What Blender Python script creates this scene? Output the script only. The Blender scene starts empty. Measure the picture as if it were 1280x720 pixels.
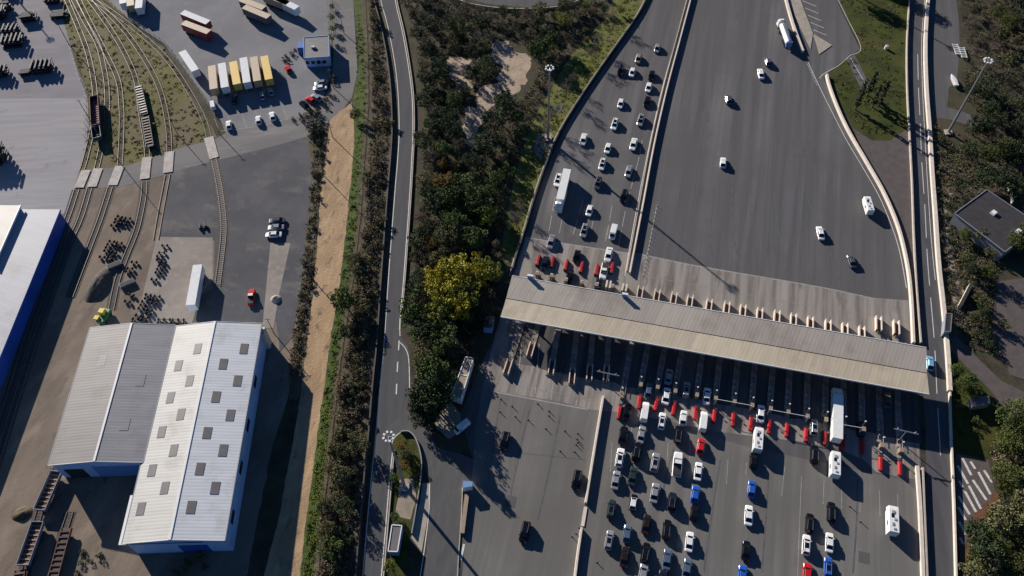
import bpy, bmesh, math, random
from mathutils import Vector, Matrix, noise
from mathutils.geometry import tessellate_polygon
random.seed(7)
S = bpy.context.scene
C = S.collection
# ------------------------------------------------------------------ camera
CAM_H, FPX, TILT, ROLL = 192.0, 1060.0, math.radians(35), -0.032
cd = bpy.data.cameras.new('camera'); cam = bpy.data.objects.new('camera', cd); C.objects.link(cam)
cd.sensor_width = 36; cd.lens = FPX/1280*36; cd.clip_start = 1; cd.clip_end = 5000
cam.matrix_world = Matrix.Translation((0, 0, CAM_H)) @ Matrix.Rotation(TILT, 4, 'X') @ Matrix.Rotation(ROLL, 4, 'Z')
S.camera = cam
def at(px, py, z=0.0):
    """world point at height z that was surveyed at photo position px, py"""
    a, b = px-640, py-360
    c, s = math.cos(ROLL), math.sin(ROLL)
    x = (a*c+b*s)/FPX; u = -(-a*s+b*c)/FPX
    d = Vector((x, u*math.cos(TILT)+math.sin(TILT), u*math.sin(TILT)-math.cos(TILT)))
    return Vector((0, 0, CAM_H)) + d*((z-CAM_H)/d.z)
# ------------------------------------------------------------------ light
SUN_AZ, SUN_EL = math.radians(-51.3), math.radians(20.5)
w = bpy.data.worlds.new('World'); S.world = w; w.use_nodes = True
nt = w.node_tree
sky = nt.nodes.new('ShaderNodeTexSky'); sky.sky_type = 'NISHITA'; sky.sun_disc = False
sky.dust_density = 0.2; sky.ozone_density = 9.0; sky.air_density = 1.0; sky.altitude = 200; sky.sun_elevation = SUN_EL; sky.sun_rotation = math.atan2(-math.cos(SUN_AZ), -math.sin(SUN_AZ))
nt.links.new(sky.outputs[0], nt.nodes['Background'].inputs[0]); nt.nodes['Background'].inputs[1].default_value = 0.05
sl = bpy.data.lights.new('sun', 'SUN'); sl.energy = 5.0; sl.angle = math.radians(0.5); sl.color = (1.0, 0.93, 0.84)
so = bpy.data.objects.new('sun', sl); C.objects.link(so)
sd = Vector((math.cos(SUN_AZ)*math.cos(SUN_EL), math.sin(SUN_AZ)*math.cos(SUN_EL), -math.sin(SUN_EL)))
so.rotation_euler = sd.to_track_quat('-Z', 'Y').to_euler(); so.location = (-100, 200, 150)
S.view_settings.view_transform = 'Standard'; S.view_settings.look = 'None'
S.view_settings.exposure = 0.68; S.view_settings.gamma = 1; S.view_settings.use_curve_mapping = False
# ------------------------------------------------------------------ materials
MATS = {}
def mat(name, col, rough=0.7, metal=0.0, var=0.0, scale=1.0, bump=0.0):
    if name in MATS: return MATS[name]
    m = bpy.data.materials.new(name); m.use_nodes = True; MATS[name] = m
    t = m.node_tree; b = t.nodes['Principled BSDF']
    b.inputs['Base Color'].default_value = (*col, 1); b.inputs['Roughness'].default_value = rough; b.inputs['Metallic'].default_value = metal
    tc = t.nodes.new('ShaderNodeTexCoord')
    n = t.nodes.new('ShaderNodeTexNoise'); n.inputs['Scale'].default_value = scale; n.inputs['Detail'].default_value = 5
    t.links.new(tc.outputs['Object'], n.inputs['Vector'])
    v = var if var > 0 else 0.08
    mr = t.nodes.new('ShaderNodeMapRange'); mr.inputs[1].default_value = .25; mr.inputs[2].default_value = .75
    mr.inputs[3].default_value = 1-v; mr.inputs[4].default_value = 1+v
    t.links.new(n.outputs[0], mr.inputs[0])
    mx = t.nodes.new('ShaderNodeVectorMath'); mx.operation = 'SCALE'; mx.inputs[0].default_value = col
    t.links.new(mr.outputs[0], mx.inputs['Scale']); t.links.new(mx.outputs[0], b.inputs['Base Color'])
    if bump > 0:
        bp = t.nodes.new('ShaderNodeBump'); bp.inputs['Strength'].default_value = bump; bp.inputs['Distance'].default_value = .3
        t.links.new(n.outputs[0], bp.inputs['Height']); t.links.new(bp.outputs[0], b.inputs['Normal'])
    return m
def mixrgb(t, fac, a, b, mode='MIX'):
    n = t.nodes.new('ShaderNodeMix'); n.data_type = 'RGBA'; n.blend_type = mode
    if isinstance(fac, float): n.inputs[0].default_value = fac
    else: t.links.new(fac, n.inputs[0])
    for s, v in ((6, a), (7, b)):
        if isinstance(v, tuple): n.inputs[s].default_value = (*v, 1)
        else: t.links.new(v, n.inputs[s])
    return n.outputs[2]
def ramp(t, src, lo, hi):
    mr = t.nodes.new('ShaderNodeMapRange'); mr.inputs[1].default_value = lo; mr.inputs[2].default_value = hi
    t.links.new(src, mr.inputs[0]); return mr.outputs[0]
def gmat(name, layers, rough=.92, bump=.25, bscale=1.5):
    """ground material: first layer is the base colour, each further one (colour, scale, lo, hi, (stretch_x, stretch_y), angle)"""
    m = bpy.data.materials.new(name); m.use_nodes = True; MATS[name] = m
    t = m.node_tree; b = t.nodes['Principled BSDF']; b.inputs['Roughness'].default_value = rough
    b.inputs['Specular IOR Level'].default_value = .25
    tc = t.nodes.new('ShaderNodeTexCoord'); cur = layers[0]
    for i, (c, sc, lo, hi, st, ang) in enumerate(layers[1:]):
        r = t.nodes.new('ShaderNodeVectorRotate'); r.rotation_type = 'Z_AXIS'; r.inputs['Angle'].default_value = -math.radians(ang)
        t.links.new(tc.outputs['Object'], r.inputs['Vector'])
        mp = t.nodes.new('ShaderNodeMapping'); mp.inputs['Scale'].default_value = (st[0], st[1], 1); mp.inputs['Location'].default_value = (i*13.7, i*7.1, i*3.3)
        t.links.new(r.outputs[0], mp.inputs['Vector'])
        n = t.nodes.new('ShaderNodeTexNoise'); n.inputs['Scale'].default_value = sc; n.inputs['Detail'].default_value = 6; n.inputs['Roughness'].default_value = .6
        t.links.new(mp.outputs[0], n.inputs['Vector'])
        cur = mixrgb(t, ramp(t, n.outputs[0], lo, hi), cur, c)
    t.links.new(cur, b.inputs['Base Color'])
    n = t.nodes.new('ShaderNodeTexNoise'); n.inputs['Scale'].default_value = bscale; n.inputs['Detail'].default_value = 6
    t.links.new(tc.outputs['Object'], n.inputs['Vector'])
    bp = t.nodes.new('ShaderNodeBump'); bp.inputs['Strength'].default_value = bump; bp.inputs['Distance'].default_value = .15
    t.links.new(n.outputs[0], bp.inputs['Height']); t.links.new(bp.outputs[0], b.inputs['Normal'])
    return m
LA = 75.3   # bearing of the toll lanes
one = (1, 1)
G = {}
G['earth'] = gmat('earth', [(.07, .055, .038), (.035, .03, .02), .12, .4, .6, one, 0] and [(.07, .055, .038), ((.035, .03, .02), .12, .4, .6, one, 0), ((.05, .06, .02), .3, .5, .65, one, 0), ((.14, .11, .08), 1.2, .6, .75, one, 0)], bump=.6)
G['plaza'] = gmat('plaza_asphalt', [(0.114, 0.110, 0.113), ((0.083, 0.081, 0.084), .9, .4, .58, (.02, .45), LA), ((0.148, 0.141, 0.140), .5, .5, .68, (.015, .5), LA), ((0.093, 0.088, 0.086), .04, .35, .7, one, 0), ((0.080, 0.076, 0.076), .15, .62, .75, (.3, 1), LA)], bump=.1)
G['plazab'] = gmat('warm_plaza_asphalt', [(0.161, 0.152, 0.142), ((0.124, 0.120, 0.113), .9, .4, .58, (.02, .45), LA), ((0.189, 0.178, 0.163), .5, .5, .72, (.02, .6), LA), ((0.122, 0.115, 0.106), .04, .35, .7, one, 0)], bump=.1)
G['tollc'] = gmat('toll_concrete', [(0.270, 0.240, 0.212), ((0.155, 0.138, 0.125), .9, .42, .6, (.03, .5), LA), ((0.320, 0.286, 0.254), .5, .5, .72, (.04, .8), LA), ((0.100, 0.092, 0.085), .35, .55, .75, (.25, 1), LA)], bump=.1)
G['road'] = gmat('road_asphalt', [(.095, .093, .092), ((.075, .074, .075), .5, .4, .65, (.2, 1), 80), ((.115, .11, .105), 1.3, .55, .75, (.2, 1), 85)], bump=.1)
G['road2'] = gmat('newer_asphalt', [(0.081, 0.080, 0.085), ((0.065, 0.065, 0.071), .5, .4, .65, (.1, 1), 88), ((0.092, 0.090, 0.090), 1.3, .55, .75, (.1, 1), 88)], bump=.1)
G['yard'] = gmat('container_yard_asphalt', [(0.228, 0.215, 0.228), ((0.189, 0.180, 0.192), .06, .35, .65, one, 0), ((0.267, 0.250, 0.255), .3, .5, .75, (.15, 1), 5), ((0.160, 0.150, 0.158), .5, .6, .8, one, 0)], bump=.1)
G['slab'] = gmat('yard_concrete', [(0.304, 0.292, 0.300), ((0.252, 0.240, 0.250), .5, .4, .65, (.08, 1), 3), ((0.316, 0.294, 0.281), .25, .5, .75, (.1, 1), 3), ((0.175, 0.168, 0.163), .2, .6, .8, one, 0)], bump=.1)
G['tyard'] = gmat('truck_park_asphalt', [(0.203, 0.202, 0.211), ((0.162, 0.162, 0.172), .07, .35, .65, one, 0), ((0.220, 0.210, 0.193), .25, .55, .75, one, 0), ((0.116, 0.114, 0.115), .8, .6, .8, one, 0)], bump=.1)
G['dust'] = gmat('dusty_concrete', [(0.202, 0.158, 0.120), ((0.134, 0.106, 0.084), .09, .4, .65, (.4, 1), 70), ((0.259, 0.203, 0.155), .25, .5, .75, (.5, 1), 70), ((0.086, 0.070, 0.060), .3, .6, .75, (.4, 1), 70)], bump=.3)
G['dust2'] = gmat('pale_apron_concrete', [(0.279, 0.241, 0.210), ((0.222, 0.193, 0.169), .1, .4, .65, one, 0), ((0.318, 0.279, 0.241), .5, .5, .75, one, 0), ((0.165, 0.146, 0.127), .7, .64, .8, one, 0)], bump=.15)
G['svc'] = gmat('service_road_asphalt', [(.19, .178, .17), ((.155, .146, .142), .1, .4, .6, (.3, 1), 10), ((.23, .215, .2), .4, .55, .75, (.2, 1), 10), ((.13, .122, .12), .5, .62, .75, one, 0)], bump=.1)
G['oldasph'] = gmat('patched_asphalt', [(.098, .095, .1), ((.075, .074, .08), .1, .4, .6, one, 0), ((.15, .14, .13), .2, .56, .72, (1, .5), 70), ((.2, .185, .17), .45, .66, .78, one, 0)], bump=.2)
G['sand'] = gmat('sandy_track', [(0.397, 0.271, 0.157), ((0.298, 0.196, 0.114), .2, .4, .65, (.3, 1), 80), ((0.464, 0.319, 0.180), .5, .5, .7, (.3, 1), 80), ((0.177, 0.122, 0.072), .45, .56, .7, (.5, 1), 80), ((0.144, 0.128, 0.057), .2, .6, .75, one, 0)], bump=.6)
G['clear'] = gmat('clearing_sand', [(0.410, 0.319, 0.244), ((0.328, 0.252, 0.176), .3, .4, .6, one, 0), ((0.115, 0.076, 0.046), .6, .58, .7, one, 0)], bump=.6)
G['grass'] = gmat('grass_verge', [(0.129, 0.140, 0.028), ((0.069, 0.076, 0.018), .3, .4, .62, one, 0), ((0.156, 0.140, 0.050), .18, .5, .7, one, 0), ((0.120, 0.072, 0.050), .35, .58, .75, one, 0)], bump=.7)
G['lawn'] = gmat('rough_lawn', [(0.048, 0.061, 0.008), ((0.029, 0.036, 0.006), .18, .4, .62, one, 0), ((0.071, 0.061, 0.015), .12, .5, .7, one, 0), ((0.089, 0.068, 0.021), .4, .6, .78, one, 0)], bump=.7)
G['ditch'] = gmat('ditch_grass', [(0.074, 0.109, 0.020), ((0.047, 0.065, 0.015), .4, .4, .62, one, 0), ((0.121, 0.145, 0.039), .4, .55, .75, one, 0)], bump=.7)
G['railbed'] = gmat('ballast_and_weeds', [(0.143, 0.114, 0.066), ((0.110, 0.102, 0.030), .1, .4, .6, (.4, 1), 100), ((0.138, 0.138, 0.032), .22, .52, .68, (.4, 1), 100), ((0.187, 0.153, 0.096), .5, .58, .75, one, 0)], bump=.6)
G['ballast'] = gmat('track_ballast', [(.1, .087, .076), ((.07, .062, .056), .8, .4, .65, one, 0), ((.135, .12, .105), 2.0, .55, .75, one, 0)], bump=.6)
G['brownveg'] = gmat('dry_scrub_ground', [(0.113, 0.087, 0.054), ((0.072, 0.057, 0.036), .25, .4, .6, one, 0), ((0.162, 0.133, 0.085), .5, .52, .7, one, 0), ((0.072, 0.081, 0.027), .16, .55, .7, one, 0)], bump=.7)
G['cem'] = gmat('pale_concrete', [(.36, .315, .265), ((.28, .245, .2), .4, .4, .65, one, 0), ((.2, .18, .15), .9, .6, .8, one, 0)], bump=.1)
G['laneshade'] = gmat('painted_lane_shade', [(.075, .072, .072), ((.05, .048, .05), .9, .42, .6, (.03, .5), LA), ((.12, .11, .1), .5, .52, .7, (.03, .5), LA)], bump=.1)  # streaked lane surface with the canopy's shade put into its colour
G['panel'] = gmat('crossing_concrete', [(.5, .46, .42), ((.38, .34, .3), .6, .4, .65, one, 0)], bump=.1)
G['path'] = gmat('gravel_path', [(.3, .25, .2), ((.22, .18, .14), .4, .4, .65, one, 0)], bump=.2)
G['hatch'] = gmat('reddish_asphalt', [(.11, .09, .085), ((.085, .072, .068), .5, .4, .65, one, 0)], bump=.1)
G['redclay'] = gmat('red_clay', [(.16, .07, .04), ((.1, .05, .03), .5, .4, .65, one, 0)], bump=.4)
M = {
 'paint': mat('road_paint', (.55, .54, .51), .7, var=.3, scale=2), 'fadedpaint': mat('worn_road_paint', (.27, .26, .245), .8, var=.35, scale=1.5),
 'conc': mat('barrier_concrete', (.4, .35, .3), .85, var=.15, scale=.8), 'concw': mat('pale_barrier_concrete', (.6, .52, .44), .85, var=.12, scale=.8),
 'concd': mat('dark_barrier', (.06, .055, .055), .8), 'steel': mat('galvanised_steel', (.33, .33, .34), .45, .6), 'rail': mat('rail_steel', (.17, .142, .125), .5, .3),
 'sleeper': mat('sleeper_concrete', (.27, .24, .21), .9, var=.2), 'sleeperg': mat('overgrown_sleeper', (.1, .088, .06), .95, var=.3), 'sleeperw': mat('sleeper_wood', (.085, .068, .056), .9, var=.2),
 'black': mat('black_rubber', (.018, .018, .02), .8), 'darksteel': mat('dark_steel', (.022, .022, .028), .7), 'rust': mat('rusty_steel', (.12, .055, .04), .85, var=.3),
 'glass': mat('vehicle_glass', (.006, .008, .013), .03), 'lamp': mat('lamp_white', (.75, .75, .72), .3), 'red': mat('cushion_red', (.4, .01, .014), .5, var=.12),
 'white': mat('white_paint', (.72, .71, .68), .45, var=.05), 'cream': mat('cream_paint', (.6, .54, .44), .6), 'grey': mat('grey_paint', (.25, .25, .26), .6), 'blue': mat('blue_cladding', (.02, .09, .33), .5),
 'lblue': mat('pale_blue_cladding', (.13, .25, .46), .6), 'door': mat('dark_opening', (.02, .02, .025), .7), 'skylight': mat('roof_light', (.13, .12, .12), .5, var=.15, scale=.7),
 'lampred': mat('tail_red', (.3, .01, .01), .4), 'yellow': mat('machine_yellow', (.6, .42, .02), .5), 'green': mat('machine_green', (.03, .16, .05), .5), 'tan': mat('tan_paint', (.27, .21, .15), .7, var=.12),
 'bark': mat('bark', (.085, .065, .05), .95, var=.3), 'twig': mat('bare_twigs', (.16, .125, .1), .95, var=.3), 'mesh': mat('fence_wire', (.05, .055, .055), .6),
 'wood': mat('weathered_wood', (.15, .11, .08), .9, var=.2), 'flatroof': mat('dark_roof_felt', (.034, .03, .034), 1.0, var=.3, scale=.5), 'parapet': mat('grey_parapet', (.22, .23, .27), .7),
}
def ribmat(name, col, axis, pitch, amp=.25, var=.1, rough=.55, metal=0.0, panel=0.0, bump=.2):
    m = bpy.data.materials.new(name); m.use_nodes = True; MATS[name] = m
    t = m.node_tree; b = t.nodes['Principled BSDF']; b.inputs['Roughness'].default_value = rough; b.inputs['Metallic'].default_value = metal
    tc = t.nodes.new('ShaderNodeTexCoord')
    r = t.nodes.new('ShaderNodeVectorRotate'); r.rotation_type = 'Z_AXIS'; r.inputs['Angle'].default_value = -math.radians(axis)
    t.links.new(tc.outputs['Object'], r.inputs['Vector'])
    wv = t.nodes.new('ShaderNodeTexWave'); wv.wave_type = 'BANDS'; wv.bands_direction = 'X'; wv.inputs['Scale'].default_value = .314/pitch
    wv.inputs['Distortion'].default_value = 0
    t.links.new(r.outputs[0], wv.inputs['Vector'])
    n = t.nodes.new('ShaderNodeTexNoise'); n.inputs['Scale'].default_value = .25; n.inputs['Detail'].default_value = 6
    mp = t.nodes.new('ShaderNodeMapping'); mp.inputs['Scale'].default_value = (3, .35, 1); t.links.new(r.outputs[0], mp.inputs[0]); t.links.new(mp.outputs[0], n.inputs['Vector'])
    c = mixrgb(t, ramp(t, n.outputs[0], .35, .7), tuple(x*(1+var) for x in col), tuple(x*(1-var*1.6) for x in col))
    if panel:
        sp = t.nodes.new('ShaderNodeSeparateXYZ'); t.links.new(r.outputs[0], sp.inputs[0])
        dv = t.nodes.new('ShaderNodeMath'); dv.operation = 'MULTIPLY_ADD'; dv.inputs[1].default_value = 1/panel; dv.inputs[2].default_value = .37; t.links.new(sp.outputs[0], dv.inputs[0])
        fl = t.nodes.new('ShaderNodeMath'); fl.operation = 'FLOOR'; t.links.new(dv.outputs[0], fl.inputs[0])
        wn = t.nodes.new('ShaderNodeTexWhiteNoise'); wn.noise_dimensions = '1D'; t.links.new(fl.outputs[0], wn.inputs['W'])
        c = mixrgb(t, wn.outputs['Value'], c, mixrgb(t, 1.0, c, (.84, .83, .84), 'MULTIPLY'))
    n2 = t.nodes.new('ShaderNodeTexNoise'); n2.inputs['Scale'].default_value = .12; n2.inputs['Detail'].default_value = 8; n2.inputs['Roughness'].default_value = .7; t.links.new(r.outputs[0], n2.inputs[0])
    c = mixrgb(t, ramp(t, n2.outputs[0], .52, .75), c, mixrgb(t, 1.0, c, (.72, .68, .64), 'MULTIPLY'))
    gr = t.nodes.new('ShaderNodeMapRange'); gr.inputs[1].default_value = 0; gr.inputs[2].default_value = .35; gr.inputs[3].default_value = 1-amp; gr.inputs[4].default_value = 1
    t.links.new(wv.outputs['Fac'], gr.inputs[0])
    sc = t.nodes.new('ShaderNodeVectorMath'); sc.operation = 'SCALE'; t.links.new(c, sc.inputs[0]); t.links.new(gr.outputs[0], sc.inputs['Scale'])
    t.links.new(sc.outputs[0], b.inputs['Base Color'])
    bp = t.nodes.new('ShaderNodeBump'); bp.inputs['Strength'].default_value = bump; bp.inputs['Distance'].default_value = .03
    t.links.new(wv.outputs['Fac'], bp.inputs['Height']); t.links.new(bp.outputs[0], b.inputs['Normal'])
    return m
def leafmat(name, c1, c2, c3=None):
    m = bpy.data.materials.new(name); m.use_nodes = True; MATS[name] = m
    t = m.node_tree; b = t.nodes['Principled BSDF']; b.inputs['Roughness'].default_value = .75; b.inputs['Specular IOR Level'].default_value = .2
    tc = t.nodes.new('ShaderNodeTexCoord'); n = t.nodes.new('ShaderNodeTexNoise'); n.inputs['Scale'].default_value = .9; n.inputs['Detail'].default_value = 4
    t.links.new(tc.outputs['Object'], n.inputs['Vector'])
    oi = t.nodes.new('ShaderNodeObjectInfo')
    a = mixrgb(t, ramp(t, n.outputs[0], .35, .65), c1, c2)
    r2 = ramp(t, oi.outputs['Random'], 0.0, 1.3)
    a = mixrgb(t, r2, a, c3 or tuple(x*1.35 for x in c2))
    t.links.new(a, b.inputs['Base Color'])
    return m
# ------------------------------------------------------------------ mesh helpers
def link(name, bm, m, parent=None, loc=None, smooth=False):
    me = bpy.data.meshes.new(name); bmesh.ops.recalc_face_normals(bm, faces=bm.faces[:]); bm.to_mesh(me); bm.free()
    for x in (m if isinstance(m, (list, tuple)) else [m]): me.materials.append(x)
    if smooth:
        for p in me.polygons: p.use_smooth = True
    o = bpy.data.objects.new(name, me); C.objects.link(o)
    if parent: o.parent = parent
    if loc: o.location = loc
    return o
def rawmesh(name, verts, faces, m, parent=None):
    me = bpy.data.meshes.new(name); me.from_pydata(verts, [], faces); me.update(); me.materials.append(m)
    o = bpy.data.objects.new(name, me); C.objects.link(o)
    if parent: o.parent = parent
    return o
def tag(o, label=None, cat=None, group=None, kind=None):
    if label: o['label'] = label
    if cat: o['category'] = cat
    if group: o['group'] = group
    if kind: o['kind'] = kind
    return o
def empty(name, loc=(0, 0, 0), rz=0.0):
    o = bpy.data.objects.new(name, None); C.objects.link(o); o.location = loc; o.rotation_euler = (0, 0, rz); o.empty_display_size = .5
    return o
def kids(o): return [c for c in bpy.data.objects if c.parent == o]
KID = {}
def copy_tree(root, loc, rz=0, sc=None, swap=None):
    """copy a thing, its parts and their sub-parts; swap maps a material to another one for the copy"""
    if root.name not in KID: KID[root.name] = [(c, kids(c)) for c in kids(root)]
    r = root.copy(); C.objects.link(r); r.location = loc; r.rotation_euler = (0, 0, rz)
    if sc: r.scale = sc if isinstance(sc, tuple) else (sc, sc, sc)
    for c, gs in KID[root.name]:
        n = c.copy(); C.objects.link(n); n.parent = r
        if swap and n.type == 'MESH' and n.material_slots and n.material_slots[0].material in swap:
            n.material_slots[0].link = 'OBJECT'; n.material_slots[0].material = swap[c.data.materials[0]]
        for g in gs:
            k = g.copy(); C.objects.link(k); k.parent = n
    return r
def box(bm, c, s, rz=0.0, taper=1.0):
    v = []
    for z, k in ((-1, 1), (1, taper)):
        for x, y in ((-1, -1), (1, -1), (1, 1), (-1, 1)):
            p = Vector((x*s[0]/2*k, y*s[1]/2*k, 0)); p.rotate(Matrix.Rotation(rz, 3, 'Z')); v.append(bm.verts.new((c[0]+p.x, c[1]+p.y, c[2]+z*s[2]/2)))
    for f in ((3, 2, 1, 0), (4, 5, 6, 7), (0, 1, 5, 4), (1, 2, 6, 5), (2, 3, 7, 6), (3, 0, 4, 7)): bm.faces.new([v[i] for i in f])
    return v
def tube(bm, a, b, r1, r2=None, n=8, cap=True):
    a, b = Vector(a), Vector(b); r2 = r1 if r2 is None else r2
    d = (b-a).normalized(); u = d.orthogonal().normalized(); v = d.cross(u)
    A = [bm.verts.new(a+(u*math.cos(t)+v*math.sin(t))*r1) for t in [2*math.pi*i/n for i in range(n)]]
    B = [bm.verts.new(b+(u*math.cos(t)+v*math.sin(t))*r2) for t in [2*math.pi*i/n for i in range(n)]]
    for i in range(n): bm.faces.new((A[i], A[(i+1) % n], B[(i+1) % n], B[i]))
    if cap: bm.faces.new(A[::-1]); bm.faces.new(B)
def loft(bm, rings):
    R = [[bm.verts.new(p) for p in r] for r in rings]
    n = len(R[0])
    for a, b in zip(R, R[1:]):
        for i in range(n): bm.faces.new((a[i], a[(i+1) % n], b[(i+1) % n], b[i]))
    bm.faces.new(R[0][::-1]); bm.faces.new(R[-1])
def prism(bm, pts, z0, z1):
    a = [bm.verts.new((p[0], p[1], z0)) for p in pts]; b = [bm.verts.new((p[0], p[1], z1)) for p in pts]
    n = len(pts)
    for i in range(n): bm.faces.new((a[i], a[(i+1) % n], b[(i+1) % n], b[i]))
    bm.faces.new(a[::-1]); bm.faces.new(b)
def smooth_line(pts, per=6):
    P = [Vector(p) for p in pts]; out = []
    for i in range(len(P)-1):
        p0, p1, p2, p3 = P[max(i-1, 0)], P[i], P[i+1], P[min(i+2, len(P)-1)]
        for k in range(per):
            t = k/per
            out.append(.5*((2*p1)+(-p0+p2)*t+(2*p0-5*p1+4*p2-p3)*t*t+(-p0+3*p1-3*p2+p3)*t*t*t))
    out.append(P[-1]); return out
def W(pts, z=0): return [at(x, y, z) for x, y in pts]
def offs(line, d):
    out = []
    for i, p in enumerate(line):
        t = (line[min(i+1, len(line)-1)]-line[max(i-1, 0)]).normalized()
        out.append(p+Vector((t.y, -t.x, 0))*d)      # d > 0: to the right of travel
    return out
LZ = [0.0]
SHEETS = []
def in_poly(x, y, poly):
    c_ = False; n = len(poly)
    for i in range(n):
        x1, y1 = poly[i]; x2, y2 = poly[(i+1) % n]
        if (y1 > y) != (y2 > y) and x < (x2-x1)*(y-y1)/(y2-y1)+x1: c_ = not c_
    return c_
def gz(p):
    """height of the ground sheets at p"""
    z = 0.0
    for zz, bb, poly in SHEETS:
        if zz > z and bb[0] <= p[0] <= bb[2] and bb[1] <= p[1] <= bb[3] and in_poly(p[0], p[1], poly): z = zz
    return z
def lift(P):
    return max(gz(p) for p in P)
def sheet(name, pts, m, rough=0.0, smooth=False, world=False):
    """flat polygon of ground; every sheet a little above the one before"""
    LZ[0] += .012
    P = pts if world else W(pts)
    if smooth: P = smooth_line(P+[P[0]], 5)[:-1]
    if rough > 0:
        Q = []
        for a, b in zip(P, P[1:]+P[:1]):
            n = max(1, int((b-a).length/1.2))
            for k in range(n):
                p = a.lerp(b, k/n); q = p*.35; dx = noise.noise(q+Vector((9, 0, LZ[0]))); dy = noise.noise(q+Vector((0, 31, LZ[0])))
                q2 = p*1.1; Q.append(p+Vector((dx+.5*noise.noise(q2), dy+.5*noise.noise(q2+Vector((5, 5, 5))), 0))*rough)
        P = Q
    bb = (min(p.x for p in P), min(p.y for p in P), max(p.x for p in P), max(p.y for p in P)); poly = [(p.x, p.y) for p in P]
    n = 26; smp = [(bb[0]+(bb[2]-bb[0])*(i+.5)/n, bb[1]+(bb[3]-bb[1])*(j+.5)/n) for i in range(n) for j in range(n)]
    z = max([gz(q) for q in poly]+[gz(q) for q in smp if in_poly(q[0], q[1], poly)]+[0])+.007+.00004*len(SHEETS)
    SHEETS.append((z, bb, poly)); V = [(p.x, p.y, z) for p in P]
    T = tessellate_polygon([[Vector(v) for v in V]])
    F = []
    for t in T:
        a, b, c = [Vector(V[i]) for i in t]
        F.append(tuple(t) if (b-a).cross(c-a).z > 0 else tuple(reversed(t)))
    return tag(rawmesh(name, V, F, m), kind='structure')
def ribbon_geo(line, wd, z, V, F):
    L, R = offs(line, -wd/2), offs(line, wd/2); n = len(V)
    for a, b in zip(L, R): V += [(a.x, a.y, z), (b.x, b.y, z)]
    for i in range(len(line)-1): F.append((n+2*i, n+2*i+1, n+2*i+3, n+2*i+2))
def resample(line, step):
    out = [line[0].copy()]; acc = 0
    for a, b in zip(line, line[1:]):
        l = (b-a).length; t = step-acc
        while t <= l: out.append(a.lerp(b, t/l)); t += step
        acc = (acc+l) % step if l >= step-acc else acc+l
    return out
MK = [0.004]
def marking(name, lines, wd, m=None, dash=None, smooth=True, z=None):
    V, F = [], []
    LZ[0] += .004; MK[0] += .0004
    for l in lines:
        P = W(l); P = smooth_line(P, 6) if smooth and len(P) > 2 else P
        if dash:
            R = resample(P, .5); on, off = int(dash[0]*2), int(dash[1]*2); i = 0
            while i+on < len(R): ribbon_geo(R[i:i+on+1], wd, lift(R[i:i+on+1])+MK[0], V, F); i += on+off
        else: ribbon_geo(P, wd, lift(P)+MK[0], V, F)
    return tag(rawmesh(name, V, F, m or M['paint']), kind='structure')
def wall_along(name, pts, wd, h, m, label, cat, smooth=True, topw=None, z0=0):
    P = W(pts); P = smooth_line(P, 5) if smooth and len(P) > 2 else P
    tw = topw or wd; bm = bmesh.new()
    A, B, a, b = offs(P, -wd/2), offs(P, wd/2), offs(P, -tw/2), offs(P, tw/2)
    loft(bm, [[(A[i].x, A[i].y, z0), (B[i].x, B[i].y, z0), (b[i].x, b[i].y, h), (a[i].x, a[i].y, h)] for i in range(len(P))])
    return tag(link(name, bm, m), label, cat)
ORD = ['first', 'second', 'third', 'fourth', 'fifth', 'sixth', 'seventh', 'eighth', 'ninth', 'tenth', 'eleventh', 'twelfth', 'thirteenth', 'fourteenth', 'fifteenth', 'sixteenth', 'seventeenth', 'eighteenth', 'nineteenth', 'twentieth']
def ordn(i):
    if i < 20: return ORD[i]
    n = i+1; t = ['', '', 'twenty', 'thirty', 'forty', 'fifty', 'sixty', 'seventy', 'eighty', 'ninety'][n//10]
    return (t+'-'+ORD[n % 10-1]) if n % 10 else (t[:-1]+'ieth')

# ================================================================== GROUND
bm = bmesh.new(); 
for x in range(-6, 6):
    for y in range(-4, 8):
        v = [bm.verts.new((x*200+a*200, y*200+b*200, 0)) for a, b in ((0, 0), (1, 0), (1, 1), (0, 1))]; bm.faces.new(v)
bmesh.ops.remove_doubles(bm, verts=bm.verts, dist=.01)
tag(link('ground', bm, G['earth']), kind='structure')
# left: yards
sheet('lower_yard', [(-80, 240), (110, 205), (215, 190), (345, 160), (400, 150), (384, 420), (340, 560), (300, 760), (-120, 760)], G['dust'], .3)
sheet('container_yard', [(-80, -60), (60, -60), (75, -5), (82, 30), (88, 55), (98, 90), (108, 108), (112, 125), (-80, 125)], G['yard'], .25)
sheet('yard_slab', [(-80, 123), (110, 123), (111, 160), (106, 190), (99, 212), (92, 240), (84, 268), (40, 262), (-80, 258)], G['slab'])
sheet('rail_field', [(73, -30), (80, 30), (88, 55), (98, 90), (109, 110), (111, 160), (106, 190), (100, 214), (150, 209), (215, 195), (272, 172), (255, 140), (225, 100), (205, 60), (160, 28), (122, -30)], G['railbed'], .3)
sheet('truck_park', [(124, -60), (128, -8), (165, 28), (205, 55), (225, 80), (245, 108), (275, 150), (285, 172), (352, 170), (398, 140), (412, 100), (414, 40), (405, -60)], G['tyard'])
sheet('service_road', [(403, -60), (407, 0), (417, 60), (415, 105), (400, 130), (372, 146), (330, 155), (285, 165), (268, 174), (215, 188), (160, 207), (104, 214), (96, 236), (150, 234), (206, 219), (270, 204), (330, 186), (385, 172), (418, 150), (440, 122), (447, 90), (444, 40), (438, -60)], G['svc'])
sheet('patched_yard', [(213, 216), (260, 203), (330, 186), (388, 170), (391, 200), (386, 260), (379, 330), (368, 400), (340, 402), (225, 402), (250, 370), (267, 360), (268, 300), (200, 296)], G['oldasph'], .15)
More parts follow.
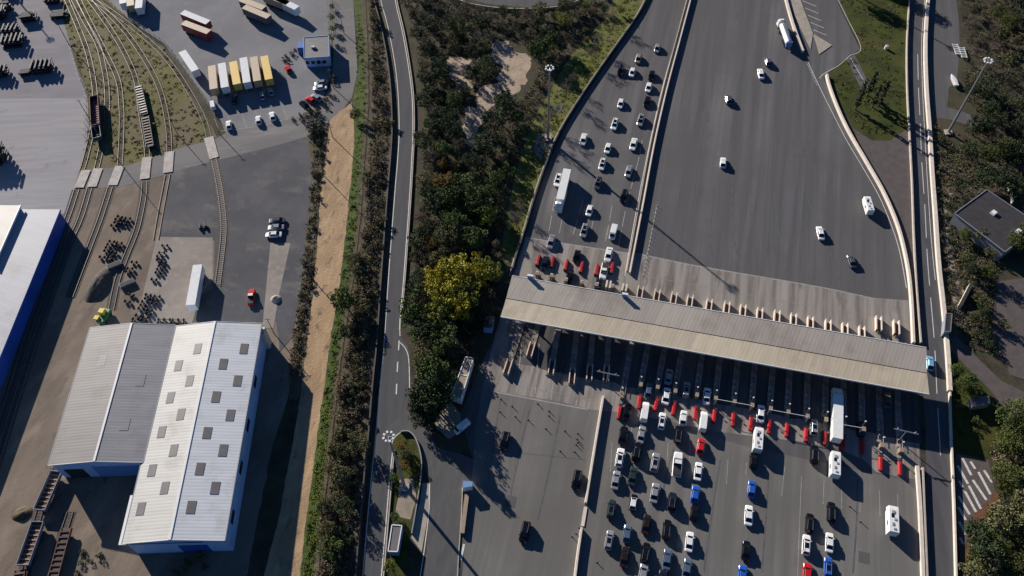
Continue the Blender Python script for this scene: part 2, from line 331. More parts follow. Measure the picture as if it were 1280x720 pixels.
sheet('apron', [(170, 404), (196, 296), (266, 297), (266, 350), (250, 370), (240, 404)], G['dust2'])
sheet('loading_bay', [(338, 304), (363, 304), (348, 372), (342, 410), (328, 410)], G['dust2'])
sheet('back_lane', [(368, 300), (384, 300), (376, 360), (366, 420), (350, 440), (345, 400), (358, 350)], G['oldasph'], .2)
sheet('dark_verge', [(386, 172), (412, 152), (408, 210), (398, 260), (395, 320), (388, 380), (384, 445), (372, 500), (360, 500), (366, 420), (376, 360), (384, 290), (390, 220)], G['brownveg'], .8)
sheet('sandy_track', [(412, 150), (440, 128), (444, 175), (438, 235), (431, 300), (424, 360), (414, 420), (407, 470), (399, 530), (391, 590), (381, 660), (372, 760), (320, 760), (350, 640), (372, 520), (384, 430), (392, 360), (397, 300), (401, 235), (408, 190)], G['sand'], .3)
sheet('ditch_grass', [(438, -30), (452, -30), (456, 60), (457, 130), (452, 200), (447, 270), (438, 340), (430, 400), (420, 460), (412, 530), (403, 610), (394, 690), (388, 760), (371, 760), (381, 660), (391, 590), (399, 530), (407, 470), (414, 420), (424, 360), (431, 300), (438, 235), (443, 175), (441, 128), (449, 80), (445, 30)], G['ditch'], .2)
sheet('ditch_bottom', [(450, -30), (456, -30), (460, 60), (461, 130), (456, 200), (451, 270), (443, 340), (434, 400), (425, 460), (417, 530), (408, 610), (400, 690), (394, 760), (388, 760), (394, 690), (403, 610), (412, 530), (420, 460), (430, 400), (438, 340), (447, 270), (452, 200), (457, 130), (456, 60)], G['brownveg'], .2)
sheet('scrub_strip', [(456, -30), (470, -30), (485, 40), (495, 100), (497, 170), (492, 240), (486, 320), (478, 400), (470, 480), (463, 560), (454, 640), (448, 760), (396, 760), (402, 690), (410, 610), (419, 530), (427, 460), (436, 400), (445, 340), (453, 270), (458, 200), (463, 130), (462, 60)], G['brownveg'], .3)
# left highway
RW = [(474, -30), (476, 0), (484, 30), (492, 70), (497, 110), (499, 160), (497, 200), (494, 235), (489, 300), (485, 355), (480, 430), (475, 480), (470, 540), (464, 600), (458, 665), (452, 740)]
RE = [(492, -30), (494, 0), (503, 40), (510, 80), (515, 120), (516, 165), (514, 210), (511, 260), (507, 315), (504, 355), (500, 400), (500, 420), (510, 433), (512, 460), (512, 490), (508, 515)]
sheet('highway', RW+[(476, 740), (483, 660), (488, 600), (491, 562), (500, 545), (520, 548), (540, 545)]+RE[::-1], G['road2'])
sheet('service_drive', [(508, 512), (530, 530), (548, 560), (572, 566), (594, 575), (592, 600), (585, 660), (572, 740), (524, 740), (533, 690), (537, 640), (537, 603), (524, 565), (508, 546), (495, 548), (489, 560), (480, 540)], G['road'])
sheet('sandy_apron', [(548, 506), (560, 498), (585, 528), (578, 540), (560, 548), (546, 536), (541, 520)], G['path'], .3)
sheet('booth_apron', [(575, 520), (608, 440), (628, 410), (650, 410), (600, 580), (590, 570)], G['road'])
# plaza
sheet('toll_plaza', [(819, -20), (812, 0), (800, 20), (765, 70), (732, 118), (703, 165), (686, 205), (672, 245), (658, 292), (648, 322), (640, 346), (625, 396), (606, 470), (594, 540), (590, 600), (583, 660), (574, 760), (1158, 760), (1154, 640), (1150, 560), (1146, 470), (1143, 420), (1139, 360), (1128, 305), (1108, 252), (1083, 207), (1062, 165), (1042, 128), (1028, 95), (1008, 60), (990, 20), (976, -20)], G['plaza'])
sheet('warm_plaza', [(606, 470), (594, 540), (590, 600), (583, 660), (574, 760), (1157, 760), (1153, 620), (1130, 600), (940, 560), (780, 515), (740, 508), (610, 470)], G['plazab'])
sheet('toll_concrete_apron', [(657, 296), (700, 303), (745, 310), (786, 316), (800, 317), (862, 330), (925, 341), (985, 351), (1040, 361), (1090, 372), (1140, 376), (1146, 470), (1150, 600), (1128, 597), (1095, 590), (1080, 575), (1045, 560), (1000, 552), (940, 545), (900, 540), (800, 520), (770, 515), (738, 512), (700, 502), (648, 494), (614, 488), (606, 470), (620, 415), (641, 345)], G['tollc'])
sheet('canopy_shade_sheet', [(652, 392), (800, 420), (1000, 455), (1148, 480), (1151, 556), (1060, 536), (900, 505), (800, 486), (730, 472), (680, 462), (640, 452)], G['laneshade'], .5)  # dark sheet that deepens the canopy's cast shadow, down to the shadow edge
marking('apron_edge_line', [[(657, 297), (786, 317)], [(800, 318), (862, 331), (925, 342), (985, 352), (1040, 362), (1095, 374)], [(614, 489), (735, 512)]], .35, M['fadedpaint'])
# right side
sheet('coach_park', [(976, -20), (1040, -20), (1045, 0), (1062, 35), (1075, 62), (1062, 70), (1042, 85), (1030, 96), (1024, 105), (1008, 62), (990, 20)], G['plaza'])
sheet('right_lawn', [(1040, -60), (1150, -60), (1136, 60), (1136, 168), (1110, 178), (1085, 178), (1068, 158), (1050, 130), (1036, 100), (1042, 86), (1062, 71), (1078, 60), (1060, 30)], G['lawn'], .2)
sheet('side_lane', [(1058, 74), (1068, 68), (1088, 108), (1078, 114)], G['plaza'])
sheet('link_road', [(1066, 160), (1090, 176), (1112, 176), (1136, 160), (1142, 330), (1143, 400), (1141, 400), (1130, 320), (1110, 250), (1080, 195)], G['hatch'], .0)
sheet('east_road', [(1134, -60), (1138, 0), (1132, 50), (1132, 110), (1135, 170), (1138, 230), (1141, 290), (1144, 350), (1147, 400), (1152, 470), (1157, 540), (1158, 640), (1160, 760), (1197, 760), (1193, 650), (1188, 560), (1185, 500), (1181, 430), (1176, 380), (1170, 320), (1166, 265), (1162, 215), (1158, 160), (1155, 110), (1155, 50), (1160, 0), (1163, -60)], G['road2'])
sheet('dry_verge', [(1162, 140), (1172, 140), (1178, 200), (1192, 240), (1188, 280), (1192, 330), (1200, 400), (1196, 440), (1186, 440), (1178, 370), (1171, 300), (1165, 220)], G['brownveg'], .3)
sheet('compound_road', [(1163, -40), (1190, -40), (1198, 20), (1200, 60), (1196, 100), (1186, 110), (1184, 134), (1205, 140), (1235, 154), (1225, 162), (1190, 150), (1163, 146), (1160, 100), (1160, 50)], G['plaza'])
sheet('garden_path', [(1192, 235), (1184, 262), (1186, 300), (1196, 345), (1206, 366), (1200, 400), (1194, 400), (1188, 340), (1178, 290), (1180, 250)], G['path'], .2)
sheet('estate_road', [(1192, 418), (1206, 430), (1225, 450), (1250, 475), (1300, 500), (1300, 560), (1262, 540), (1258, 515), (1240, 490), (1212, 462), (1190, 440)], G['hatch'])
sheet('dark_lot', [(1245, 352), (1300, 345), (1300, 480), (1262, 468), (1252, 440), (1240, 420)], G['hatch'])
sheet('estate_lawn', [(1186, 442), (1212, 464), (1240, 492), (1256, 518), (1258, 545), (1235, 575), (1192, 570), (1188, 520)], G['lawn'], .2)
sheet('hatched_lot', [(1194, 566), (1235, 575), (1242, 600), (1243, 612), (1238, 625), (1218, 640), (1212, 660), (1205, 690), (1200, 700), (1196, 640)], G['hatch'])
sheet('red_bank', [(1243, 612), (1250, 622), (1232, 645), (1218, 660), (1208, 700), (1202, 715), (1200, 700), (1206, 690), (1213, 660), (1218, 640), (1238, 625)], G['redclay'], .2)
sheet('top_road', [(555, -30), (575, -4), (610, 5), (660, 9), (705, 6), (730, -3), (745, -30)], G['road'])
# verges and clearings in the middle
sheet('plaza_verge', [(800, -20), (812, 0), (796, 20), (761, 70), (728, 118), (699, 165), (682, 205), (668, 245), (654, 292), (644, 322), (632, 330), (628, 300), (638, 245), (652, 190), (662, 165), (672, 140), (692, 105), (720, 60), (758, 22), (775, -20)], G['grass'], .25)
sheet('mast_apron', [(670, 168), (690, 166), (694, 178), (680, 190), (676, 200), (668, 190)], G['path'], .3)
for i, p in enumerate([[(620, 52), (636, 50), (642, 62), (660, 68), (664, 85), (655, 108), (645, 120), (636, 116), (618, 100), (626, 82), (614, 68)],
                       [(552, 78), (575, 70), (590, 80), (580, 90), (590, 102), (586, 110), (574, 108), (562, 92)],
                       [(604, 108), (624, 104), (628, 120), (610, 137), (606, 152), (596, 166), (598, 182), (588, 186), (577, 162), (586, 152), (576, 138), (596, 133), (600, 118)],
                       [(564, 114), (575, 110), (582, 116), (572, 128), (566, 124)]]):
    sheet('sand_clearing', p, G['clear'], 2.2)
sheet('island_bed', [(492, 550), (500, 541), (512, 542), (520, 552), (526, 572), (524, 600), (516, 640), (510, 690), (500, 740), (484, 740), (488, 690), (490, 600)], G['lawn'], .05)
sheet('paved_strip', [(528, 604), (538, 604), (534, 650), (527, 690), (514, 672), (519, 650), (525, 625)], G['cem'])
sheet('mast_paving', [(500, 600), (516, 598), (520, 625), (512, 650), (494, 645), (498, 620)], G['path'], .3)
# ------------------------------------------------------------------ markings
marking('highway_edge_line', [RW, RE[:12]], .22)
marking('highway_turning_line', [[(500, 400), (499, 425), (497, 455), (495, 500)]], .3, dash=(3.0, 3.6))
marking('highway_east_line', [[(491, 562), (487, 600), (482, 660), (475, 740)], [(500, 428), (507, 436), (511, 450), (512, 485)], [(489, 560), (492, 548), (503, 540), (515, 543), (523, 556), (527, 575)], [(537, 603), (536, 640), (530, 690), (522, 740)]], .22)
marking('exit_lane_line', [[(803, 175), (798, 200), (790, 230), (782, 262), (772, 315)], [(765, 257), (757, 300), (750, 316)], [(729, 250), (722, 275), (714, 300)], [(694, 245), (686, 290), (680, 315)], [(703, 272), (697, 302)], [(743, 268), (735, 308)]], .22, M['fadedpaint'], dash=(6, 1.5))
marking('entry_lane_line', [[(1002, 595), (1000, 640), (996, 740)], [(1030, 600), (1029, 630)], [(1052, 612), (1052, 635)], [(1075, 625), (1075, 640)], [(1099, 612), (1100, 645)], [(1122, 618), (1123, 650)], [(981, 583), (977, 620)], [(910, 575), (908, 605)], [(933, 578), (932, 594)], [(835, 553), (834, 575)], [(862, 548), (862, 575)], [(765, 553), (763, 590)], [(790, 533), (788, 545)]], .15, M['fadedpaint'])
marking('left_plaza_lane_line', [[(674, 430), (669, 492)], [(695, 440), (689, 500)], [(721, 500), (720, 508)], [(652, 430), (646, 490)]], .25, M['fadedpaint'])
marking('plaza_edge_line', [[(1010, 78), (1026, 112), (1040, 140), (1058, 175), (1080, 212), (1102, 252), (1122, 305), (1133, 360)], [(862, -10), (845, 50), (828, 110), (812, 180), (796, 260), (781, 345)], [(1024, 98), (1030, 92), (1048, 82), (1062, 70), (1076, 60), (1060, 25), (1045, -5)], [(1063, 72), (1086, 112)]], .2)
marking('plaza_dashes', [[(1009, 80), (1022, 108)], [(660, 300), (648, 340)]], .2, dash=(.6, .8))
for k in range(7): pass
marking('coach_bay_line', [[(1000+i*3.2+0, -8+i*9), (1017+i*3.2, -1+i*9)] for i in range(6)], .2, smooth=False)
marking('coach_bay_edge', [[(994, -14), (1017, 46)]], .2)
marking('east_road_centre', [[(1147, 68), (1148, 110), (1150, 150), (1152, 200), (1156, 260), (1159, 320), (1163, 370), (1168, 430), (1171, 490), (1175, 560), (1178, 620)]], .2, dash=(13, 4))
marking('east_road_edge', [[(1156, 0), (1152, 50), (1153, 110), (1156, 170), (1160, 240), (1164, 300), (1169, 350)]], .15)
marking('hatch_stripe', [[(1197+i*0, 582+i*0), (1210, 605)] if i == 0 else l for i, l in enumerate([None, [(1203, 573), (1214, 594)], [(1213, 577), (1219, 586)], [(1223, 590), (1238, 618)], [(1216, 600), (1233, 625)], [(1211, 607), (1226, 636)], [(1205, 612), (1220, 640)], [(1198, 620), (1212, 643)], [(1198, 634), (1207, 650)], [(1199, 652), (1207, 668)], [(1230, 588), (1240, 603)], [(1199, 601), (1203, 609)], [(1200, 672), (1204, 680)]])], .6, smooth=False)
marking('parking_bay_line', [[(275+i*17, 168-i*3.5), (268+i*17, 148-i*3.2)] for i in range(6)], .15, M['fadedpaint'], smooth=False)
marking('parking_edge', [[(276, 164), (322, 158), (362, 148)]], .2, M['fadedpaint'])
marking('drive_arrow_mark', [[(576, 700), (578, 690), (580, 680)], [(573, 722), (574, 710)]], .5)
bm = bmesh.new()
prism(bm, [(p.x, p.y) for p in W([(1017, 43), (1040, 57), (1024, 68)])], 0, .2)
prism(bm, [(p.x, p.y) for p in W([(979, -12), (996, -12), (1016, 42), (1013, 62), (1003, 40)])], 0, .18)
tag(link('raised_divider', bm, G['cem']), kind='structure')

# ================================================================== RAILWAY
def track(pts, name='railway_track', sl='sleeperw', bed=True, sleepers=True):
    P = smooth_line(W(pts), 8); root = empty(name, P[0]); tag(root, kind='structure')
    def loc(o): o.location = -Vector(P[0]); o.parent = root; return o
    MK[0] += .0005; z0 = lift(P)+MK[0]+.004
    if bed:
        V, F = [], []; ribbon_geo(P, 3.0, z0, V, F); loc(rawmesh('ballast_bed', V, F, G['ballast']))
    if sleepers:
        bm = bmesh.new(); R = resample(P, .75)
        for a, b in zip(R, R[1:]):
            t = b-a; box(bm, (a.x, a.y, z0), (.22, 2.2, .07), math.atan2(t.y, t.x))
        loc(link('sleepers', bm, M[sl]))
    for s in (-1, 1):
        Q = offs(P, s*.74); A, B = offs(Q, -.05), offs(Q, .05); bm = bmesh.new(); z = z0+.03
        loft(bm, [[(a.x, a.y, z), (b.x, b.y, z), (b.x, b.y, z+.16), (a.x, a.y, z+.16)] for a, b in zip(A, B)])
        loc(link('rail', bm, M['rail']))
track([(80, -8), (99, 37), (110, 67), (117, 100), (119, 125), (116, 160), (108, 195), (103, 212)], bed=False, sl='sleeperg')
track([(88, -8), (105, 25), (122, 55), (130, 85), (134, 115), (133, 155), (127, 185), (121, 211)], bed=False, sl='sleeperg')
track([(95, -8), (112, 27), (135, 72), (148, 102), (152, 135), (152, 170), (150, 208)], bed=False, sl='sleeperg')
track([(106, -8), (135, 32), (155, 65), (170, 100), (176, 140), (183, 180), (184, 198)], bed=False, sl='sleeperg')
track([(109, -8), (150, 32), (175, 65), (195, 100), (205, 130), (211, 165), (212, 192)], bed=False, sl='sleeperg')
track([(102, -8), (140, 15), (175, 42), (207, 72), (235, 112), (255, 150), (262, 175)], bed=False, sl='sleeperg')
track([(267, 198), (271, 215), (277, 250), (280, 285), (277, 320), (272, 358)], sl='sleeper')
track([(96, 237), (88, 262), (78, 290), (60, 345), (38, 410), (10, 500), (-20, 590)]); track([(112, 236), (100, 275), (84, 310), (66, 360), (44, 425), (20, 500), (-8, 590)])
track([(138, 234), (126, 272), (114, 304), (102, 335), (88, 372)]); track([(181, 227), (179, 250), (171, 287), (158, 320), (147, 350), (139, 388)])
track([(70, 585), (52, 632), (37, 690), (26, 740)]); track([(88, 640), (76, 680), (64, 735)])
track([(210, 218), (201, 265), (195, 300)], bed=False, sleepers=False)
for i, (p, q) in enumerate([((108, 213), (99, 235)), ((123, 211), (115, 234)), ((150, 208), (141, 232)), ((184, 197), (181, 224)), ((212, 190), (210, 216)), ((261, 172), (268, 198))]):
    V, F = [], []; ribbon_geo(W([p, q]), 2.9, .24+i*.001, V, F); tag(rawmesh('crossing_panel', V, F, G['panel']), kind='structure')

M['tyre'] = mat('tyre_mark', (.092, .089, .089), .9, var=.3, scale=.6); M['patch'] = mat('asphalt_repair', (.085, .082, .083), .95, var=.15, scale=.5)
marking('tyre_mark', [[(925, 335), (915, 280), (917, 210)], [(985, 345), (975, 300), (968, 240)], [(1050, 355), (1035, 310), (1010, 250)], [(890, 325), (888, 285), (893, 230)], [(960, 600), (957, 650), (952, 715)], [(900, 575), (890, 640), (880, 712)], [(842, 560), (832, 600), (822, 640)], [(1072, 600), (1070, 660), (1066, 716)], [(700, 520), (688, 580), (672, 650)], [(662, 510), (648, 570), (634, 640)], [(625, 500), (616, 560), (606, 640)], [(735, 240), (722, 280), (715, 300)]], .35, M['tyre'])
marking('asphalt_joint', [[(895, 600), (889, 650), (880, 716)], [(900, 0), (885, 120), (868, 240), (860, 325)], [(950, 60), (940, 180), (938, 338)], [(600, 560), (650, 566), (732, 575)]], .1, M['tyre'])
marking('asphalt_repair', [[(1008, 470), (1009, 471)], [(880, 140), (882, 152)], [(1000, 180), (1001, 196)], [(640, 620), (637, 634)], [(1080, 690), (1080, 704)], [(700, 130), (696, 140)], [(300, 240), (302, 262)], [(350, 200), (356, 214)]], 2.4, M['patch'])
marking('apron_joint', [[(668, 322), (700, 328), (786, 343)], [(806, 345), (900, 362), (1000, 380), (1140, 402)], [(612, 476), (700, 492), (740, 500)]], .12, M['fadedpaint'])
# ================================================================== BARRIERS AND WALLS
M_mid = [(866, -10), (850, 50), (834, 110), (818, 180), (803, 260), (787, 343)]
wall_along('median_barrier', M_mid, .6, 1.1, M['concw'], 'long pale concrete barrier dividing the upper plaza above the canopy', 'barrier', topw=.35)
wall_along('median_barrier', [(861, -10), (845, 50), (829, 110), (813, 180), (798, 260), (783, 340)], .25, .5, M['conc'], 'thin low concrete kerb wall just left of the dividing barrier in the upper plaza', 'barrier')
wall_along('median_barrier', [(754, 497), (745, 550), (732, 630)], .7, 1.2, M['concw'], 'pale concrete barrier splitting the lower plaza, section nearest the canopy', 'barrier', topw=.45)
wall_along('median_barrier', [(732, 634), (728, 658)], .8, .25, M['concw'], 'low open section in the barrier splitting the lower plaza', 'barrier')
wall_along('median_barrier', [(727, 661), (722, 695), (716, 745)], .7, 1.2, M['concw'], 'pale concrete barrier splitting the lower plaza, section at the bottom edge of the photo', 'barrier', topw=.45)
PW = [(812, -10), (797, 20), (762, 70), (729, 118), (700, 165), (683, 205), (669, 245), (655, 292), (645, 322), (639, 345)]
wall_along('roadside_barrier', PW, .35, 1.0, M['concd'], 'dark crash barrier along the grass verge on the left of the upper plaza', 'barrier')
wall_along('roadside_kerb', [(x-2.2, y) for x, y in PW], .3, .18, M['conc'], 'thin concrete kerb behind the dark crash barrier of the upper plaza', 'kerb')
wall_along('curved_barrier', [(979, -10), (990, 30), (1003, 66)], .8, 1.0, M['concw'], 'straight concrete barrier beside the tanker lorry at the top of the plaza', 'barrier')
wall_along('curved_barrier', [(1033, 95), (1036, 108), (1046, 135), (1060, 165), (1082, 203), (1104, 242), (1122, 285), (1133, 330), (1138, 370), (1141, 430)], .9, 1.0, M['concw'], 'long curved cream concrete barrier on the right edge of the upper plaza', 'barrier', topw=.6)
wall_along('roadway_wall', [(1137, -10), (1133, 50), (1133, 110), (1136, 170), (1139, 230), (1141, 290), (1144, 350), (1148, 405), (1150, 430)], .35, 1.0, M['conc'], 'thin barrier on the left side of the dark east roadway above the canopy', 'barrier')
wall_along('roadway_wall', [(1160, -10), (1156, 50), (1157, 110), (1161, 165), (1164, 215), (1168, 270), (1172, 330), (1178, 385), (1183, 440), (1186, 490)], 1.0, 1.1, M['concw'], 'broad cream wall on the right side of the dark east roadway', 'barrier')
wall_along('roadway_wall', [(1186, 492), (1188, 560), (1191, 630), (1194, 740)], .4, 1.0, M['concw'], 'thin white wall on the right of the east roadway below the canopy', 'barrier')
wall_along('roadway_wall', [(1145, 584), (1149, 640), (1153, 740)], .75, 1.0, M['concw'], 'left of two parallel concrete walls between lower plaza and east roadway', 'barrier')
wall_along('roadway_wall', [(1152, 586), (1154, 640), (1158, 740)], .4, 1.0, M['conc'], 'right of two parallel concrete walls between lower plaza and east roadway', 'barrier')
wall_along('highway_wall', [(x-8.5, y) for x, y in RW], .35, 1.0, M['concd'], 'dark wall along the left side of the winding highway', 'barrier')
wall_along('highway_wall', [(x+2.2, y) for x, y in RE[:11]], .25, .6, M['conc'], 'low pale guard rail along the right side of the winding highway', 'barrier')
wall_along('highway_wall', [(493, 563), (490, 600), (485, 660), (478, 740)], .25, .5, M['conc'], 'low kerb wall between the lower highway and the planted island', 'barrier')
wall_along('drive_wall', [(501, 541), (512, 541), (521, 552), (527, 575), (526, 600), (520, 640), (515, 668)], .25, .9, M['steel'], 'curved metal railing round the planted island beside the service drive', 'railing')
wall_along('drive_wall', [(578, 610), (577, 640), (573, 700), (571, 740)], .2, .3, M['conc'], 'low kerb between the service drive and the left plaza', 'kerb')
wall_along('garden_wall', [(1256, 226), (1261, 240), (1264, 256)], .5, 1.3, M['cream'], 'short cream garden wall above the dark roofed building', 'wall')
wall_along('top_road_wall', [(560, -4), (590, 7), (640, 13), (700, 10), (728, 0)], .3, .9, M['conc'], 'pale railing along the curved road at the top edge', 'barrier')
bm = bmesh.new()
a, b = at(584, 620), at(578, 668)
for i in range(2):
    p, q = (a, b) if i == 0 else (a, b)
d = (b-a); box(bm, ((a.x+b.x)/2, (a.y+b.y)/2, .5), (d.length, 1.0, 1.0), math.atan2(d.y, d.x))
tag(link('planter_wall', bm, M['tan']), 'long tan concrete planter box between service drive and left plaza', 'planter')

# ================================================================== FENCES AND POLES
def fence(pts, h, label, step=3.0):
    P = resample(W(pts), step); root = empty('fence', P[0]); tag(root, label, 'fence')
    b2 = bmesh.new()
    for p in P:
        q = p-P[0]; b1 = bmesh.new(); tube(b1, (q.x, q.y, 0), (q.x, q.y, h), .06, n=5); link('post', b1, M['steel'], root)
    for a, b in zip(P, P[1:]):
        a, b = a-P[0], b-P[0]
        for k in range(5):
            z = .2+k*(h-.3)/4; tube(b2, (a.x, a.y, z), (b.x, b.y, z), .025, n=4)
    link('wire_netting', b2, M['mesh'], root)
fence([(124, -5), (165, 28), (207, 55), (226, 82), (245, 108), (272, 150)], 2.0, 'wire fence between the rail tracks and the lorry park')
fence([(264, 124), (312, 116)], 1.6, 'short fence behind the row of six parked trailers')
fence([(415, 0), (411, 42)], 2.0, 'fence at the right edge of the lorry park above the office')
fence([(350, 90), (356, 118)], 1.6, 'short fence on the left of the office car park')
fence([(88, 60), (100, 100), (108, 118), (106, 180)], 2.0, 'fence along the right edge of the container yard')
def pole(px, py, h, label, arm=0):
    p = at(px, py); root = empty('utility_pole', p); tag(root, label, 'pole')
    bm = bmesh.new(); tube(bm, (0, 0, 0), (0, 0, h), .14, .09, 8); link('pole', bm, M['wood'], root)
    bm = bmesh.new(); tube(bm, (-.8, 0, h-.4), (.8, 0, h-.4), .06, n=6); link('crossarm', bm, M['wood'], root)
for (x, y, h, l) in [(430, 42, 8, 'thin pole beside the service road right of the office'), (417, 110, 8, 'thin pole at the bend of the service road'), (416, 172, 8, 'thin pole at the top of the sandy track'), (405, 220, 8, 'thin pole on the left edge of the sandy track'), (393, 352, 8, 'thin pole halfway down the sandy track'), (342, 416, 7, 'thin pole by the corner of the white warehouse'),
                     (125, 172, 16, 'tall thin pole by the level crossing beside the tracks'), (86, 55, 12, 'thin pole at the right edge of the container yard'), (222, 168, 7, 'short post on the right of the loco siding'), (275, 168, 6, 'short post beside the single track at the crossing')]:
    pole(x, y, h, l)
def mast(p, h, label):
    root = empty('floodlight_mast', p); tag(root, label, 'light mast', 'floodlight masts around the toll plaza')
    bm = bmesh.new(); tube(bm, (0, 0, 0), (0, 0, h), .42, .22, 12); link('pole', bm, M['steel'], root)
    bm = bmesh.new(); box(bm, (0, 0, .25), (2.2, 2.2, .5)); link('footing', bm, G['cem'], root)
    bm = bmesh.new()
    for i in range(16):
        a, b = 2*math.pi*i/16, 2*math.pi*(i+1)/16; tube(bm, (.9*math.cos(a), .9*math.sin(a), h), (.9*math.cos(b), .9*math.sin(b), h), .06, n=5)
    for i in range(4): a = math.pi*i/2; tube(bm, (0, 0, h), (1.1*math.cos(a), 1.1*math.sin(a), h), .06, n=5)
    link('lamp_ring', bm, M['steel'], root)
    for i in range(8):
        a = 2*math.pi*i/8+.3; bm = bmesh.new(); box(bm, (1.1*math.cos(a), 1.1*math.sin(a), h+.05), (.55, .5, .28), a, .8); link('lamp', bm, M['lamp'], root)
mast(at(685, 174), 28.5, 'tall floodlight mast on the grass verge left of the upper plaza')
mast(at(506, 609), 28.0, 'tall floodlight mast on the planted island beside the highway')
mast(at(1185, 166), 28.5, 'tall floodlight mast by the compound right of the east roadway')
mast(Vector((104.2, 287.2, 0)), 28.5, 'floodlight mast beyond the top of the photo whose shadow crosses the right lawn')
mast(Vector((-207.7, 307.1, 0)), 28.5, 'floodlight mast beyond the top left corner whose shadow crosses the container yard')

# ================================================================== BUILDINGS
def wallbox(bm, pts, z0, z1):
    """outer walls as a closed prism"""
    prism(bm, [(p[0], p[1]) for p in pts], z0, z1)
def gable(name, x0, x1, y0, y1, he, hr, m_roof, m_wall, label, xr=None, over=.35):
    root = empty(name, ((x0+x1)/2, y0, 0)); tag(root, label, 'warehouse'); ox, oy = (x0+x1)/2, y0
    X0, X1, Y0, Y1 = x0-ox, x1-ox, 0, y1-oy; xr = (X0+X1)/2 if xr is None else xr-ox
    bm = bmesh.new(); loft(bm, [[(X0, y, 0), (X1, y, 0), (X1, y, he-.12), (xr, y, hr-.12), (X0, y, he-.12)] for y in (Y0, Y1)]); link('wall', bm, m_wall, root)
    for s, (xa, mm) in enumerate(((X0-over, m_roof[0]), (X1+over, m_roof[1]))):
        bm = bmesh.new(); ya, yb = Y0-over, Y1+over
        loft(bm, [[(xa, y, he-.1), (xr, y, hr-.1), (xr, y, hr+.06), (xa, y, he+.06)] for y in (ya, yb)]); link('roof_slope', bm, mm, root)
    bm = bmesh.new(); box(bm, (xr, (Y0+Y1)/2, hr+.1), (.5, Y1-Y0+2*over, .12)); link('ridge_cap', bm, M['white'], root)
    for x in (X0-over-.1, X1+over+.1):
        bm = bmesh.new(); box(bm, (x, (Y0+Y1)/2, he-.02), (.2, Y1-Y0+2*over, .22)); link('gutter', bm, M['grey'], root)
    for y in (Y0-over-.03, Y1+over+.03):
        bm = bmesh.new(); loft(bm, [[(X0-over, yy, he-.25), (xr, yy, hr-.25), (X1+over, yy, he-.25), (X1+over, yy, he+.12), (xr, yy, hr+.14), (X0-over, yy, he+.12)] for yy in (y-.05, y+.05)]); link('verge_trim', bm, M['white'], root)
    return root, ox, oy
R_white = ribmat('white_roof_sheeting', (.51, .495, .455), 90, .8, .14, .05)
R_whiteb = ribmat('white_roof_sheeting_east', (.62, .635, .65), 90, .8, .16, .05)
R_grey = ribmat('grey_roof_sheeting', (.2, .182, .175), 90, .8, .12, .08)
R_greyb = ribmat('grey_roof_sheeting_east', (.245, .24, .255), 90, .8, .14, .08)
R_lilac = ribmat('pale_grey_sheeting', (.36, .36, .39), 72, .7, .14, .05)
R_cream = ribmat('cream_sheeting', (.6, .56, .49), 72, .7, .1, .04)
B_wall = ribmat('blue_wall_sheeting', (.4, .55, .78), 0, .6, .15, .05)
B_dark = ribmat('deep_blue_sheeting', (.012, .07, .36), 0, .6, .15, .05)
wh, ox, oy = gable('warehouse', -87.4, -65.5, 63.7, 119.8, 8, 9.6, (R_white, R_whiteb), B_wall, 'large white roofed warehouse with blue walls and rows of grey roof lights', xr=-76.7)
def skylight(px, py, root, org, xr, w=1.9, l=3.0):
    ee, re_ = (-65.15, -87.75), 9.66
    def zr(x): e = ee[0] if x > xr else ee[1]; return 8.06+1.6*(x-e)/(xr-e)
    p = at(px, py, 8.8); p = at(px, py, zr(p.x)); bm = bmesh.new(); x0 = p.x-org[0]; y0 = p.y-org[1]
    za, zb = zr(p.x+w/2), zr(p.x-w/2)
    loft(bm, [[(x0+w/2, y, za-.02), (x0+w/2, y, za+.07), (x0-w/2, y, zb+.07), (x0-w/2, y, zb-.02)] for y in (y0-l/2, y0+l/2)])
    link('roof_light', bm, M['skylight'], root)
for p in [(247, 436), (223, 457), (305, 436), (279, 455), (237, 476), (297, 476), (210, 498), (270, 496), (228, 519), (289, 518), (202, 540), (260, 541), (218, 563), (280, 562), (193, 586) and (259, 541), (190, 588), (250, 587), (206, 610), (269, 611), (178, 637), (240, 634), (229, 513) and (217, 562), (196, 543) and (202, 541)][:0] or \
         [(247, 436), (223, 457), (237, 476), (213, 497), (226, 518), (202, 540), (217, 563), (190, 588), (206, 610), (176, 636), (305, 436), (279, 455), (297, 476), (270, 496), (288, 519), (259, 541), (279, 563), (250, 586), (269, 610), (239, 634)]:
    skylight(p[0], p[1], wh, (ox, oy), -76.7)
for yy in (70, 82, 93, 105):
    bm = bmesh.new(); box(bm, (-65.5-ox+.03, yy-oy, 4.4), (.08, 3.2, 1.6)); link('window', bm, M['glass'], wh)
bm = bmesh.new(); box(bm, (3, -.05, 2.4), (6.5, .12, 4.6)); link('door', bm, M['blue'], wh)
bm = bmesh.new(); box(bm, (-2, -.06, 6.6), (16, .12, .3)); link('wall_band', bm, M['blue'], wh)
bm = bmesh.new(); box(bm, (-11.9, 5.6, 6.6), (1.6, 11.5, .35)); link('side_canopy', bm, M['white'], wh)
bm = bmesh.new(); box(bm, (11.5, 54.7, 3.6), (1.2, 2.2, 7.2)); link('corner_block', bm, M['cream'], wh)
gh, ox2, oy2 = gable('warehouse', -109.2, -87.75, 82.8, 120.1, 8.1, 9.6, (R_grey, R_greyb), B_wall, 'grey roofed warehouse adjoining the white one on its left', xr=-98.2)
bm = bmesh.new(); box(bm, (-6.8, -.05, 2.4), (4.6, .12, 4.7)); link('door', bm, M['door'], gh)
